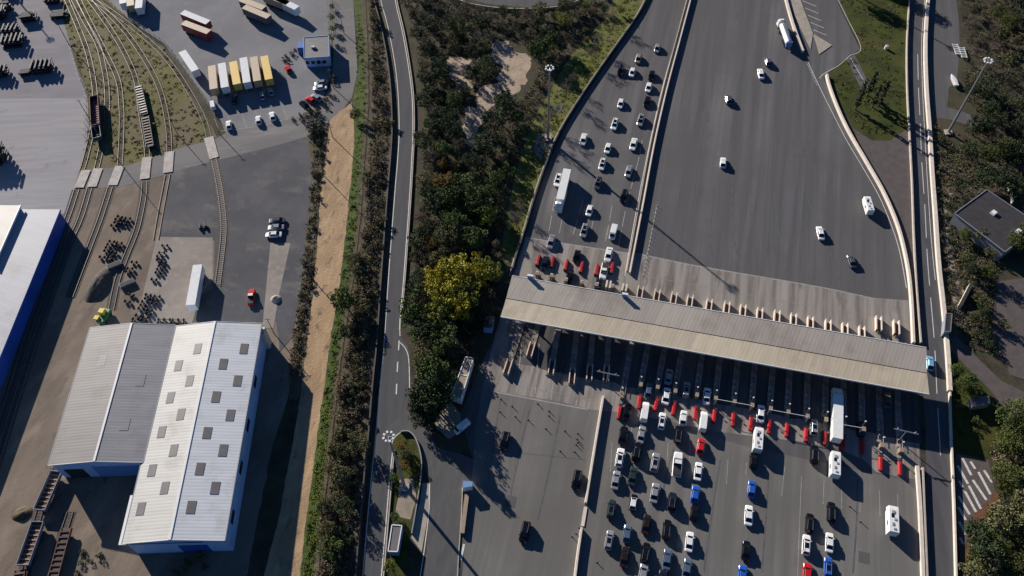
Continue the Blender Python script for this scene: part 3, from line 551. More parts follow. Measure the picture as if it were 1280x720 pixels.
bm = bmesh.new(); box(bm, (4.2, -.05, 3.0), (12.5, .1, 5.8)); link('sliding_door', bm, M['lblue'], gh)
for (x, y) in ((-92.5, 104), (-93.5, 92), (-103.5, 110)):
    bm = bmesh.new(); z = 8.1+1.5*(1-abs(x+98.2)/10.7)+.12; sl_ = -1.5/10.7 if x > -98.2 else 1.5/10.7
    loft(bm, [[(x-ox2-1, yy-oy2, z-sl_-.06), (x-ox2+1, yy-oy2, z+sl_-.06), (x-ox2+1, yy-oy2, z+sl_), (x-ox2-1, yy-oy2, z-sl_)] for yy in (y-1.6, y+1.6)]); link('roof_light', bm, R_greyb, gh)
# blue warehouse at the left edge, built along its own axis
def local(P0, P1):
    d = (P1-P0).normalized(); ang = math.atan2(d.y, d.x); return ang
he = 5.5
p_ne, p_far, p_nw = at(75, 262, he), at(0, 446, he), at(26, 257, he)
d = (p_far-p_ne).normalized(); nrm = Vector((d.y, -d.x, 0)); nrm = nrm if nrm.x < 0 else -nrm
bw = empty('warehouse', (p_ne.x, p_ne.y, 0)); tag(bw, 'long blue walled warehouse with pale ribbed roof at the left edge', 'warehouse')
L_, Wd = 110, 40
def q(u, v, z): r = d*u+nrm*v; return (r.x, r.y, z)
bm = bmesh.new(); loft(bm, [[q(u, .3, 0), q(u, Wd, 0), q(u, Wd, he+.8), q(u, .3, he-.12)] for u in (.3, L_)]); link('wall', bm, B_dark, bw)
bm = bmesh.new(); loft(bm, [[q(u, 0, he-.1), q(u, Wd, he+.9), q(u, Wd, he+1.05), q(u, 0, he+.05)] for u in (0, L_)]); link('roof', bm, R_lilac, bw)
bm = bmesh.new(); loft(bm, [[q(u, -.12, he-.6), q(u, 0, he-.6), q(u, 0, he+.12), q(u, -.12, he+.12)] for u in (0, L_)]); link('fascia', bm, M['blue'], bw)
for u in ():
    bm = bmesh.new(); loft(bm, [[q(uu, .24, .3), q(uu, .32, .3), q(uu, .32, 3.4), q(uu, .24, 3.4)] for uu in (u, u+4)]); link('loading_door', bm, M['grey'], bw)
# taller hall on its roof line to the west
hb = 6.8; a = at(26, 257, hb)
bt = empty('warehouse', (a.x, a.y, 0)); tag(bt, 'taller cream roofed hall beside the blue warehouse, cut by the left edge', 'warehouse')
bm = bmesh.new(); loft(bm, [[q(u, .3, 0), q(u, 38, 0), q(u, 38, hb), q(u, .3, hb-.1)] for u in (.3, 21)]); link('wall', bm, B_wall, bt)
bm = bmesh.new(); loft(bm, [[q(u, 0, hb), q(u, 38, hb+.6), q(u, 38, hb+.75), q(u, 0, hb+.15)] for u in (0, 21.3)]); link('roof', bm, R_cream, bt)
bm = bmesh.new(); loft(bm, [[q(u, -.15, hb-.2), q(u, .12, hb-.2), q(u, .12, hb+.28), q(u, -.15, hb+.28)] for u in (-.1, 21.4)]); link('edge_trim', bm, M['white'], bt)
# flat buildings from four roof corners
def flatb(name, corners, h, m_roof, m_wall, label, cat, inset=.25, par=None, lip=.0):
    P = W(corners, h); c = sum(P, Vector())/4; root = empty(name, (c.x, c.y, 0)); tag(root, label, cat)
    L = [(p.x-c.x, p.y-c.y) for p in P]
    def sc(k): return [(x*k, y*k) for x, y in L]
    bm = bmesh.new(); prism(bm, sc(.97), 0, h-.1); link('wall', bm, m_wall, root)
    bm = bmesh.new(); prism(bm, sc(1.0), h-.1, h+.05); link('roof', bm, m_roof, root)
    if par:
        for i in range(4):
            a, b = Vector(L[i]), Vector(L[(i+1) % 4]); dd = b-a; bm = bmesh.new(); box(bm, ((a.x+b.x)/2*.985, (a.y+b.y)/2*.985, h+.05+lip/2), (dd.length-.02*i, .22, .1+lip), math.atan2(dd.y, dd.x)); link('parapet', bm, par, root)
    return root, P, c
of, P, c = flatb('office', [(379.5, 47), (411, 44.5), (412, 71), (380, 73)], 4, M['skylight'], B_wall, 'two toned office with grey roof and blue walls by the lorry park', 'office', par=M['lblue'], lip=.1)
bm = bmesh.new(); box(bm, (-1.0, -.5, 4.4), (1.2, 1.0, .7)); link('roof_vent', bm, M['steel'], of)
bm = bmesh.new(); box(bm, (-5.6, 2.5, 1.6), (2.6, 3.2, 3.2)); link('entrance_porch', bm, M['blue'], of)
for i in range(4):
    bm = bmesh.new(); box(bm, (-2.9+i*1.9, P[3].y-c.y+.15, 2.0), (1.2, .12, 1.2)); link('window', bm, M['glass'], of)
rb, P, c = flatb('building', [(1233, 237), (1192, 267), (1256, 316), (1300, 282)], 4, M['flatroof'], M['grey'], 'dark flat roofed building with grey parapet at the right edge', 'building', par=M['parapet'], lip=.15)
for (px, py, s_) in ((1242, 266, 1.5), (1273, 289, 1.3)):
    p = at(px, py, 4.3)-c; bm = bmesh.new(); box(bm, (p.x, p.y, 4.4), (s_*1.1, s_, .6), .6, .85); link('roof_dome', bm, M['lamp'], rb)
g0, P, c = flatb('gatehouse', [(582, 446), (592, 447.5), (576, 500), (564, 495)], 3, M['tan'], M['white'], 'long narrow building with tan roof and white edge between wood and plaza', 'building', par=M['white'], lip=.1)
p0 = (P[0]+P[1])/2-c; p1 = (P[2]+P[3])/2-c; mid = p0.lerp(p1, .45); bm = bmesh.new(); dd = P[1]-P[0]; box(bm, (mid.x, mid.y, 3.1), (dd.length*.93, .25, .12), math.atan2(dd.y, dd.x)); link('roof_joint', bm, M['white'], g0)
k0, P, c = flatb('kiosk', [(490, 656), (502.5, 657), (497, 690), (485, 689.5)], 3, M['skylight'], M['lblue'], 'small grey roofed kiosk with white rim beside the lower highway', 'kiosk', par=M['white'], lip=.1)
k1, P, c = flatb('kiosk', [(607, 396), (618, 394), (615, 410), (604, 409)], 2.8, M['flatroof'], M['lblue'], 'small blue fronted kiosk in shade at the left end of the canopy', 'kiosk')
k2, P, c = flatb('cabin', [(1182.5, 392), (1190, 392), (1188, 415), (1180.5, 415)], 2.6, M['flatroof'], M['parapet'], 'narrow dark roofed cabin beside the cream wall right of the canopy', 'cabin', par=M['steel'], lip=.05)
k3, P, c = flatb('shed', [(1214, 497), (1236, 495), (1238, 505), (1216, 508)], 2.2, M['skylight'], M['grey'], 'small pale shed on the lawn right of the canopy end', 'shed')
k4, P, c = flatb('hut', [(1213, 353), (1217, 355), (1203, 382), (1199, 380)], 2.0, M['flatroof'], M['cream'], 'long thin dark shelter on the grass above the narrow cabin', 'shelter')
k5, P, c = flatb('hut', [(579, 601), (591, 602), (590, 608), (578, 610)], 2.4, M['lblue'], M['white'], 'tiny blue and white booth at the head of the tan planter', 'booth')

# ------------------------------------------------------------------ toll canopy
C7 = 7.0
c_nw, c_ne, c_se, c_sw = at(640, 345, C7), at(1158, 435, C7), at(1160, 494, C7), at(626, 394, C7)
ax = (c_ne-c_nw).normalized(); cang = math.atan2(ax.y, ax.x)
R_can1 = ribmat('canopy_sheeting_grey', (.42, .37, .31), math.degrees(cang), .9, .1, .06, panel=11.0)
R_can2 = ribmat('canopy_sheeting_tan', (.425, .37, .275), math.degrees(cang), .9, .03, .07, panel=14.0)
cn = empty('toll_canopy', (c_nw.x, c_nw.y, 0), cang); tag(cn, 'long tan roof over the toll booths, two slopes joined by a dark gutter', 'canopy')
Lc = (c_ne-c_nw).length; inv = Matrix.Rotation(-cang, 3, 'Z')
def cl(p): return inv @ Vector((p.x-c_nw.x, p.y-c_nw.y, 0))
sw_, se_ = cl(c_sw), cl(c_se); Dp = -(sw_.y+se_.y)/2; ym = -Dp*.53
bm = bmesh.new(); loft(bm, [[(x, 0, C7-.1), (x, ym+.12, C7-.75), (x, ym+.12, C7-.55), (x, 0, C7+.05)] for x in (0, Lc)]); link('roof_slope', bm, R_can1, cn)
bm = bmesh.new(); loft(bm, [[(x, ym-.12, C7-.75), (x, -Dp, C7-.1), (x, -Dp, C7+.05), (x, ym-.12, C7-.55)] for x in (0, Lc)]); link('roof_slope', bm, R_can2, cn)
bm = bmesh.new(); box(bm, (Lc/2, ym, C7-.75), (Lc-.1, .26, .12)); link('gutter', bm, M['darksteel'], cn)
for y in (.08, -Dp-.08):
    bm = bmesh.new(); box(bm, (Lc/2, y, C7-.12), (Lc, .16, .5)); link('fascia', bm, M['white'], cn)
for i in range(9):
    x = 5+i*(Lc-10)/8
    bm = bmesh.new(); tube(bm, (x, ym-1.2, 0), (x, ym-1.2, C7-.75), .28, n=10); link('column', bm, M['steel'], cn)
for i, (x, y) in enumerate(((663, 347), (781, 370))):
    p = at(x, y, 7.4); r_ = empty('canopy_lamp', (p.x, p.y, 7.03)); r_.rotation_euler[2] = cang; tag(r_, 'pale blue cabinet on the upper edge of the canopy near its left end' if i == 0 else 'pale blue cabinet on the upper edge of the canopy above the dividing barrier', 'cabinet')
    bm = bmesh.new(); box(bm, (0, 0, .75), (1.5, .5, 1.3)); link('cabinet', bm, M['lblue'], r_); bm = bmesh.new(); box(bm, (0, 0, 1.44), (1.6, .6, .08)); link('lid', bm, M['lamp'], r_); bm = bmesh.new(); box(bm, (0, 0, .05), (.3, .3, .1)); link('foot', bm, M['steel'], r_)

# ------------------------------------------------------------------ toll islands
LR = math.radians(LA)
isl_up = [(800, 365), (821, 369), (842, 372.5), (862, 376), (886, 381), (908, 384), (928, 388), (949, 392), (970.5, 395), (991, 399), (1012, 403), (1034, 407), (1055, 411), (1076, 415), (1097, 405), (1119, 410)]
isl_lo = [(776, 505), (799, 491), (820, 494), (842, 499), (869, 504), (892.5, 508), (916, 512), (938, 517), (961, 521), (983, 525), (1007, 531), (1030, 535), (1053, 541), (1077, 547), (1100, 567), (1124, 573)]
red_lo = [(774, 517), (799, 504), (820, 507), (842, 512), (869, 518), (892.5, 521.5), (916, 526), (938, 531), (961, 535), (983, 539), (1007, 545), (1030, 549), (1053, 555), (1077, 560), (1100, 581), (1124, 587)]
def island_obj(pu, pl, lab, n):
    d = pu-pl; ang = math.atan2(d.y, d.x); L = d.length
    root = empty('toll_island', ((pu.x+pl.x)/2, (pu.y+pl.y)/2, 0), ang); tag(root, lab, 'toll island', 'toll islands under the canopy')
    bm = bmesh.new(); b0 = .22
    prism(bm, [(-L/2, -.3), (-L/2+1.2, -.75), (L/2, -.75), (L/2, .75), (-L/2+1.2, .75), (-L/2, .3)], 0, b0); link('kerb', bm, G['tollc'], root)
    for s in (-1, 1):
        bm = bmesh.new(); box(bm, (L/2-2.2, s*.66, .7), (4.4, .26, 1.4)); link('end_wall', bm, M['concw'], root)
    bm = bmesh.new(); box(bm, (L/2-2.4, 0, .35), (3.6, .8, .5)); link('end_block', bm, M['rust'], root)
    for x in (-L/2+3.0, -L/2+4.5, -L/2+6.0, -L/2+8, L/2-5, L/2-8):
        bm = bmesh.new(); tube(bm, (x, .35, 0), (x, .35, 1.1), .09, n=6); link('bollard', bm, M['yellow'] if x > 0 else M['concw'], root)
    for s in (-1, 1):
        bm = bmesh.new(); box(bm, (-L/2+6.5, s*.6, .75), (7.5, .07, .12)); [box(bm, (-L/2+2.9+k*2.3, s*.6, .45), (.08, .08, .6)) for k in range(4)]; link('guard_rail', bm, M['conc'], root)
    return root, ang, L
protos = {}
def build_machine():
    r = empty('ticket_machine')
    bm = bmesh.new(); box(bm, (0, 0, .8), (1.1, .8, 1.6), 0, .92); link('cabinet', bm, M['tan'], r)
    bm = bmesh.new(); box(bm, (-.1, 0, 1.72), (1.2, .9, .12)); link('hood', bm, M['tan'], r)
    bm = bmesh.new(); box(bm, (.2, -.43, 1.2), (.5, .06, .4)); link('screen', bm, M['glass'], r)
    bm = bmesh.new(); tube(bm, (.9, .2, 0), (.9, .2, 3.6), .06, n=6); link('pole', bm, M['steel'], r)
    bm = bmesh.new(); box(bm, (.9, .2, 3.7), (.25, .35, .25)); link('signal_head', bm, M['lamp'], r)
    return r
def build_booth():
    r = empty('toll_booth')
    bm = bmesh.new(); box(bm, (0, 0, .65), (2.8, 1.35, 1.1)); link('wall', bm, M['cream'], r)
    bm = bmesh.new(); box(bm, (0, 0, 1.75), (2.7, 1.28, 1.1)); link('window', bm, M['glass'], r)
    bm = bmesh.new(); box(bm, (0, 0, 2.4), (3.2, 1.7, .18)); link('roof', bm, M['white'], r)
    return r
def build_cushion():
    r = empty('crash_cushion'); bm = bmesh.new(); L = 3.5
    loft(bm, [[(x, -w_, .1), (x, w_, .1), (x, w_*1.05, .55), (x, w_*.55, .95), (x, -w_*.55, .95), (x, -w_*1.05, .55)] for x, w_ in ((-L/2, .2), (-L/2+.25, .4), (-L/2+.3, .42), (L/2, .5))]); link('shell', bm, M['red'], r)
    for k in range(4): bm = bmesh.new(); box(bm, (-L/2+.6+k*.62, 0, .98), (.1, .6, .05)); link('rib', bm, mat('dark_red', (.3, .008, .01), .5), r)
    bm = bmesh.new(); box(bm, (L/2+.2, 0, .5), (.35, .95, 1.0)); link('backplate', bm, M['darksteel'], r)
    bm = bmesh.new(); box(bm, (0, 0, .06), (L, .9, .1)); link('base', bm, M['darksteel'], r)
    return r
PM, PB, PC = build_machine(), build_booth(), build_cushion()
used = set()
def place(proto, loc, rz, label, cat, group=None, sc=None, swap=None):
    if proto.name not in used and not swap and not sc:
        KID.setdefault(proto.name, [(c, kids(c)) for c in kids(proto)])
        used.add(proto.name); o = proto; first_done = True
        n = o.copy(); C.objects.link(n)   # keep a clean pristine template out of the scene
        n.location = loc; n.rotation_euler = (0, 0, rz)
        for c_, gs in KID[proto.name]:
            k = c_.copy(); C.objects.link(k); k.parent = n
            for g in gs: kk = g.copy(); C.objects.link(kk); kk.parent = k
        o = n
    else:
        used.add(proto.name); o = copy_tree(proto, loc, rz, sc, swap)
    TEMPL.add(proto); tag(o, label, cat, group); return o
TEMPL = set()
for i, (u, l) in enumerate(zip(isl_up, isl_lo)):
    pu, pl = at(*u), at(*l)
    pu = pu+(pu-pl).normalized()*(1.2 if i < 14 else 1.8)
    o, ang, L = island_obj(pu, pl, f'entry toll island with paired end walls, {ordn(i)} from the left', i)
    m_ = pl + (pu-pl).normalized()*1.6; place(PM, (m_.x, m_.y, .15), ang, f'tan ticket machine at the lower end of a toll island, {ordn(i)} from the left', 'ticket machine', 'ticket machines below the canopy')
    bc = cl(pu.lerp(pl, .5)); b_ = Vector((c_nw.x, c_nw.y, 0))+Matrix.Rotation(cang, 3, 'Z') @ Vector((bc.x, ym-.5, 0))
    place(PB, (b_.x, b_.y, .15), ang, f'cream entry toll booth shaded by the canopy, {ordn(i)} from the left', 'toll booth', 'toll booths')
for i, p in enumerate(red_lo):
    q_ = at(*p); place(PC, (q_.x, q_.y, 0), LR, f'red crash cushion below the canopy, {ordn(i)} from the left', 'crash cushion', 'red crash cushions facing the lower queues')
# the left group works the other way
ex_up = [(673, 342), (690.5, 345), (708, 350), (727, 353), (746, 356), (765, 358)]
ex_lo = [(632, 470), (661, 448), (688, 470), (714, 482), (736, 477), (757, 478)]
red_up = [(673, 326), (690.5, 328), (708, 332), (727, 335), (746, 338), (765, 336)]
for i, (u, l) in enumerate(zip(ex_up, ex_lo)):
    pu, pl = at(*u), at(*l); d = pl-pu; ang = math.atan2(d.y, d.x)
    island_obj(pl, pu, f'exit lane toll island near the canopy left end, {ordn(i)} from the left', i)
    m_ = pu + (pl-pu).normalized()*1.2; place(PM, (m_.x, m_.y, .15), ang, f'ticket machine behind a red cushion above the canopy, {ordn(i)} from the left', 'ticket machine', 'ticket machines above the canopy')
    b_ = pu.lerp(pl, .42); place(PB, (b_.x, b_.y, .15), ang, f'glazed toll booth under the left end of the canopy, {ordn(i)} from the left', 'toll booth', 'toll booths')
    q_ = at(*red_up[i]); place(PC, (q_.x, q_.y, 0), LR+math.pi, f'red crash cushion above the canopy, {ordn(i)} from the left', 'crash cushion', 'red crash cushions facing the upper queue')
def gauge(a, b, h, label, n=2, arms=False):
    A, B = at(*a, h), at(*b, h); root = empty('height_gauge', (A.x, A.y, 0)); tag(root, label, 'gantry'); D = B-A
    bm = bmesh.new(); tube(bm, (0, 0, h), (D.x, D.y, h), (.07 if not arms else .16), n=6); link('crossbar', bm, M['steel'] if arms else M['lamp'], root)
    for t in ((0, 1) if n == 2 else (.5,)):
        bm = bmesh.new(); tube(bm, (D.x*t, D.y*t, 0), (D.x*t, D.y*t, h), .12, n=6); link('post', bm, M['steel'], root)
    if arms:
        for t in (.12, .85): bm = bmesh.new(); box(bm, (D.x*t, D.y*t, h+.4), (.25, .25, .9)); link('sign_box', bm, M['steel'], root)
gauge((896, 499), (940, 507), 3.6, 'thin white height bar across lanes left of the white motorhome')
gauge((962, 512), (1011, 521), 3.6, 'thin white height bar between the motorhome and the white lorry')
gauge((1055, 531), (1078, 535), 3.6, 'short white height bar right of the white lorry')
gauge((746, 464), (774, 470), 5.2, 'white T shaped gantry above the head of the lower dividing barrier', 1, True)
gauge((1118, 536), (1148, 543), 5.2, 'white T shaped gantry above the last islands at the right end', 1, True)
# solid blocks at upper ends
for i, (x, y) in enumerate(((760, 359), (780, 363))):
    p = at(x, y); r_ = empty('concrete_block', p, LR); tag(r_, f'pale concrete end block by the dividing barrier, {["left","right"][i]} of the pair above the canopy', 'concrete block')
    for s in (-1, 1): bm = bmesh.new(); box(bm, (0, s*.5, .8), (2.4, .5, 1.6)); link('wall', bm, M['concw'], r_)
    bm = bmesh.new(); box(bm, (0, 0, .5), (1.6, .5, 1.0)); link('core', bm, M['conc'], r_)

# ================================================================== VEHICLES
PAINT = {
 'white': mat('car_white', (.72, .72, .70), .25), 'silver': mat('car_silver', (.3, .31, .33), .25, .3), 'grey': mat('car_grey', (.09, .095, .11), .2, .2), 'black': mat('car_black', (.007, .007, .009), .1),
 'dark': mat('car_dark_blue', (.012, .016, .03), .12), 'blue': mat('car_blue', (.015, .09, .42), .25), 'red': mat('car_red', (.5, .012, .015), .25), 'tan': mat('car_tan', (.3, .26, .2), .35, .3),
 'pale blue': mat('car_pale_blue', (.16, .38, .58), .3, .1), 'green': mat('car_dark_green', (.02, .038, .04), .15), 'brown': mat('car_brown', (.02, .013, .012), .12), 'blue grey': mat('car_blue_grey', (.09, .13, .2), .2, .2)}
BASE = PAINT['white']
for k_ in ('black', 'dark', 'brown', 'green'): PAINT[k_].node_tree.nodes['Principled BSDF'].inputs['Specular IOR Level'].default_value = .3
def wheels(root, L, Wd, r=.33, xs=(-.3, .3)):
    for x in xs:
        for s in (-1, 1):
            bm = bmesh.new(); tube(bm, (x*L, s*(Wd/2-.2), r), (x*L, s*(Wd/2+.0), r), r, n=12); link('wheel', bm, M['black'], root)
def ringc(x, w_, z0, zm, z1): return [(x, -w_*.9, z0), (x, -w_, zm*.55+z0*.45), (x, -w_*.98, zm), (x, -w_*.82, z1), (x, w_*.82, z1), (x, w_*.98, zm), (x, w_, zm*.55+z0*.45), (x, w_*.9, z0)]
def build_car(kind):
    spec = {'hatchback': (4.1, 1.78, 1.48, (-.45, -.30, .10, .28), .86), 'saloon': (4.6, 1.82, 1.44, (-.36, -.20, .12, .29), .88), 'estate': (4.65, 1.82, 1.5, (-.46, -.40, .12, .28), .88), 'suv': (4.6, 1.9, 1.72, (-.46, -.39, .12, .27), 1.0)}[kind]
    L, Wd, H, (rb_, rt, ft, fb), belt = spec; r = empty(kind+'_car'); w_ = Wd/2; hl = mat('headlamp_lens', (.3, .3, .31), .15)
    bm = bmesh.new()
    loft(bm, [ringc(-.5*L, w_*.74, .35, .6, belt*.72), ringc(-.485*L, w_*.88, .28, .7, belt*.93), ringc(-.42*L, w_*.97, .22, .72, belt), ringc(-.2*L, w_, .2, .74, belt), ringc(.1*L, w_, .2, .74, belt), ringc(.28*L, w_*.98, .2, .72, belt*.97), ringc(.42*L, w_*.93, .22, .66, belt*.86), ringc(.48*L, w_*.82, .28, .58, belt*.76), ringc(.5*L, w_*.66, .35, .5, belt*.62)])
    link('body', bm, BASE, r)
    b0, t0 = w_*.88, w_*.70; zb, zt = belt-.02, H
    B = {'rl': (rb_*L, -b0), 'rr': (rb_*L, b0), 'fl': (fb*L, -b0*.94), 'fr': (fb*L, b0*.94)}; T = {'rl': (rt*L, -t0), 'rr': (rt*L, t0), 'fl': (ft*L, -t0*.95), 'fr': (ft*L, t0*.95)}
    ks = ['rl', 'fl', 'fr', 'rr']; bm = bmesh.new()
    lo = [Vector((*B[k], zb)) for k in ks]; hi = [Vector((*T[k], zt-.05)) for k in ks]; top = [Vector((T[k][0]*.96+(-.0), T[k][1]*.9, zt)) for k in ks]
    loft(bm, [lo, hi, top]); link('roof', bm, BASE, r)
    def glass(nm, i, j, ins=.1):
        a, b, c_, d_ = lo[i], lo[j], hi[j], hi[i]
        n_ = (b-a).cross(d_-a).normalized(); cc = (a+b+c_+d_)/4
        if n_.dot(cc-Vector((cc.x*.0+((rt+ft)/2*L), 0, 1))) < 0: n_ = -n_
        def P_(u, v): return a.lerp(b, u).lerp(d_.lerp(c_, u), v)+n_*.012
        bm = bmesh.new(); bm.faces.new([bm.verts.new(P_(u, v)) for u, v in ((ins*.5, .1), (1-ins*.5, .1), (1-ins, .96), (ins, .96))]); link(nm, bm, M['glass'], r)
    if kind in ('estate', 'suv'):
        bm = bmesh.new(); box(bm, ((rt+ft)/2*L+.25, 0, H+.015), ((ft-rt)*L*.5, t0*1.3, .02)); link('sunroof', bm, M['glass'], r)
        for s_ in (-1, 1): bm = bmesh.new(); box(bm, ((rt+ft)/2*L, s_*t0*.84, H+.05), ((ft-rt)*L*.9, .05, .05)); link('roof_rail', bm, M['steel'], r)
    glass('windshield', 1, 2); glass('rear_window', 3, 0); glass('side_window', 0, 1, .06); glass('side_window', 2, 3, .06)
    for s in (-1, 1):
        bm = bmesh.new(); box(bm, (.475*L, s*w_*.66, belt*.7), (.12, .28, .1)); link('headlight', bm, hl, r)
        bm = bmesh.new(); box(bm, (-.488*L, s*w_*.68, belt*.85), (.08, .28, .14)); link('taillight', bm, M['lampred'], r)
        bm = bmesh.new(); box(bm, (fb*L-.35, s*(w_+.06), belt+.02), (.16, .2, .13)); link('mirror', bm, BASE, r)
    wheels(r, L, Wd, xs=(-.31, .31)); return r
def build_van(L=5.2, Wd=1.98, H=2.2, kind='van'):
    r = empty(kind); w_ = Wd/2; bm = bmesh.new()
    loft(bm, [ringc(-.5*L, w_*.93, .35, 1.5, H-.1), ringc(-.48*L, w_, .3, 1.6, H), ringc(.2*L, w_, .3, 1.6, H), ringc(.28*L, w_*.97, .3, 1.4, H-.2), ringc(.38*L, w_*.95, .3, .9, 1.2), ringc(.47*L, w_*.88, .3, .7, .98), ringc(.5*L, w_*.75, .35, .6, .85)])
    link('body', bm, BASE, r)
    bm = bmesh.new(); bm.faces.new([bm.verts.new(p) for p in ((.285*L, -w_*.75, H-.2), (.285*L, w_*.75, H-.2), (.39*L, w_*.82, 1.24), (.39*L, -w_*.82, 1.24))]); link('windshield', bm, M['glass'], r)
    for s in (-1, 1):
        bm = bmesh.new(); bm.faces.new([bm.verts.new(p) for p in ((.1*L, s*(w_+.012), 1.3), (.3*L, s*(w_+.0), 1.3), (.25*L, s*(w_-.06), 1.85), (.1*L, s*(w_-.03), 1.85))]); link('side_window', bm, M['glass'], r)
        bm = bmesh.new(); box(bm, (.48*L, s*w_*.65, .75), (.12, .3, .18)); link('headlight', bm, M['lamp'], r)
    wheels(r, L, Wd, .35, (-.3, .32)); return r
def build_motorhome(L=7.0, Wd=2.35, H=2.95):
    r = empty('motorhome'); w_ = Wd/2; bm = bmesh.new()
    loft(bm, [[(x, -w_*k, z0), (x, w_*k, z0), (x, w_*k, z1-.15), (x, w_*k*.9, z1), (x, -w_*k*.9, z1), (x, -w_*k, z1-.15)] for x, k, z0, z1 in ((-.5*L, .97, .5, H-.1), (-.48*L, 1, .5, H), (.3*L, 1, .5, H), (.4*L, .95, 1.7, H-.1), (.44*L, .85, 1.8, H-.5))]); link('body', bm, BASE, r)
    bm = bmesh.new(); loft(bm, [ringc(.2*L, w_*.85, .35, .9, 1.9), ringc(.38*L, w_*.85, .35, .9, 1.75), ringc(.44*L, w_*.84, .35, .8, 1.2), ringc(.5*L, w_*.7, .4, .65, .95)]); link('cab', bm, BASE, r)
    bm = bmesh.new(); bm.faces.new([bm.verts.new(p) for p in ((.442*L, -w_*.7, 2.35), (.442*L, w_*.7, 2.35), (.475*L, w_*.7, 1.2), (.475*L, -w_*.7, 1.2))]); link('windshield', bm, M['glass'], r)
    for (x, y, a, b) in ((.2, .1, .7, .7), (-.05, -.25, .5, .5), (-.22, .2, .7, .5), (-.38, -.1, .4, .6)):
        bm = bmesh.new(); box(bm, (x*L, y*w_, H+.06), (a, b, .12)); link('roof_hatch', bm, M['grey'], r)
    bm = bmesh.new(); box(bm, (.08*L, .25*w_, H+.05), (.9, .6, .06)); link('solar_panel', bm, M['glass'], r)
    for s in (-1, 1): bm = bmesh.new(); box(bm, (-.15*L, s*(w_+.01), 1.9), (1.1, .04, .55)); link('side_window', bm, M['glass'], r)
    wheels(r, L, Wd*.95, .36, (-.28, .36)); return r
def build_pickup():
    L, Wd = 5.2, 1.9; r = empty('pickup_truck'); w_ = Wd/2
    bm = bmesh.new(); loft(bm, [ringc(-.5*L, w_*.95, .4, .7, .8), ringc(-.1*L, w_, .35, .8, .98), ringc(.25*L, w_, .35, .8, 1.0), ringc(.45*L, w_*.92, .35, .7, .9), ringc(.5*L, w_*.75, .4, .6, .7)]); link('body', bm, BASE, r)
    bm = bmesh.new(); loft(bm, [[(-.1*L, -w_*.85, .98), (.22*L, -w_*.85, .98), (.22*L, w_*.85, .98), (-.1*L, w_*.85, .98)], [(-.06*L, -w_*.7, 1.7), (.1*L, -w_*.7, 1.7), (.1*L, w_*.7, 1.7), (-.06*L, w_*.7, 1.7)]]); link('cabin', bm, M['glass'], r)
    bm = bmesh.new(); box(bm, (.02*L, 0, 1.73), (.15*L, w_*1.4, .06)); link('roof', bm, BASE, r)
    bm = bmesh.new(); box(bm, (-.3*L, 0, 1.0), (.34*L, w_*1.6, .25)); link('load_bed', bm, M['black'], r)
    wheels(r, L, Wd, .38, (-.32, .32)); return r
def trailer_parts(r, x0, L, H, mb, Wd=2.5, side=None):
    bm = bmesh.new(); box(bm, (x0+L/2, 0, (1.15+H)/2), (L, Wd, H-1.15)); link('cargo_box', bm, side or mb, r)
    bm = bmesh.new(); box(bm, (x0+L/2, 0, H+.02), (L+.04, Wd+.04, .06)); link('roof', bm, mb, r)
    bm = bmesh.new(); box(bm, (x0+L/2, 0, .95), (L*.95, 1.0, .3)); link('chassis', bm, M['darksteel'], r)
    for k in range(3):
        for s in (-1, 1): bm = bmesh.new(); tube(bm, (x0+1.3+k*1.3, s*.8, .5), (x0+1.3+k*1.3, s*1.22, .5), .5, n=12); link('wheel', bm, M['black'], r)
def tractor_parts(r, xf, m, H=3.7):
    bm = bmesh.new(); loft(bm, [[(x, -w_, .5), (x, w_, .5), (x, w_, z), (x, w_*.85, z+.1), (x, -w_*.85, z+.1), (x, -w_, z)] for x, w_, z in ((xf-2.2, 1.2, H), (xf-1.2, 1.2, H), (xf-.35, 1.2, H-.9), (xf-.1, 1.15, H-1.4), (xf, 1.05, 1.5))]); link('cab', bm, m, r)
    bm = bmesh.new(); bm.faces.new([bm.verts.new(p) for p in ((xf-.32, -1.0, H-1.0), (xf-.32, 1.0, H-1.0), (xf+.0, 1.0, 1.65), (xf+.0, -1.0, 1.65))]); link('windshield', bm, M['glass'], r)
    bm = bmesh.new(); box(bm, (xf-1.6, 0, H+.2), (1.0, 1.7, .35), 0, .8); link('air_deflector', bm, m, r)
    bm = bmesh.new(); box(bm, (xf-3.3, 0, .8), (5.0, 1.0, .3)); link('frame', bm, M['darksteel'], r)
    for x in (xf-1.3, xf-4.8):
        for s in (-1, 1): bm = bmesh.new(); tube(bm, (x, s*.8, .5), (x, s*1.22, .5), .5, n=12); link('wheel', bm, M['black'], r)
    for s in (-1, 1): bm = bmesh.new(); box(bm, (xf-.5, s*1.4, 2.3), (.15, .25, .5)); link('mirror', bm, M['black'], r)
def build_lorry(L=13.2, H=3.9):
    r = empty('articulated_lorry'); trailer_parts(r, -L/2-1.4, L, H, BASE); tractor_parts(r, L/2-1.4+2.9, BASE, 3.3); return r
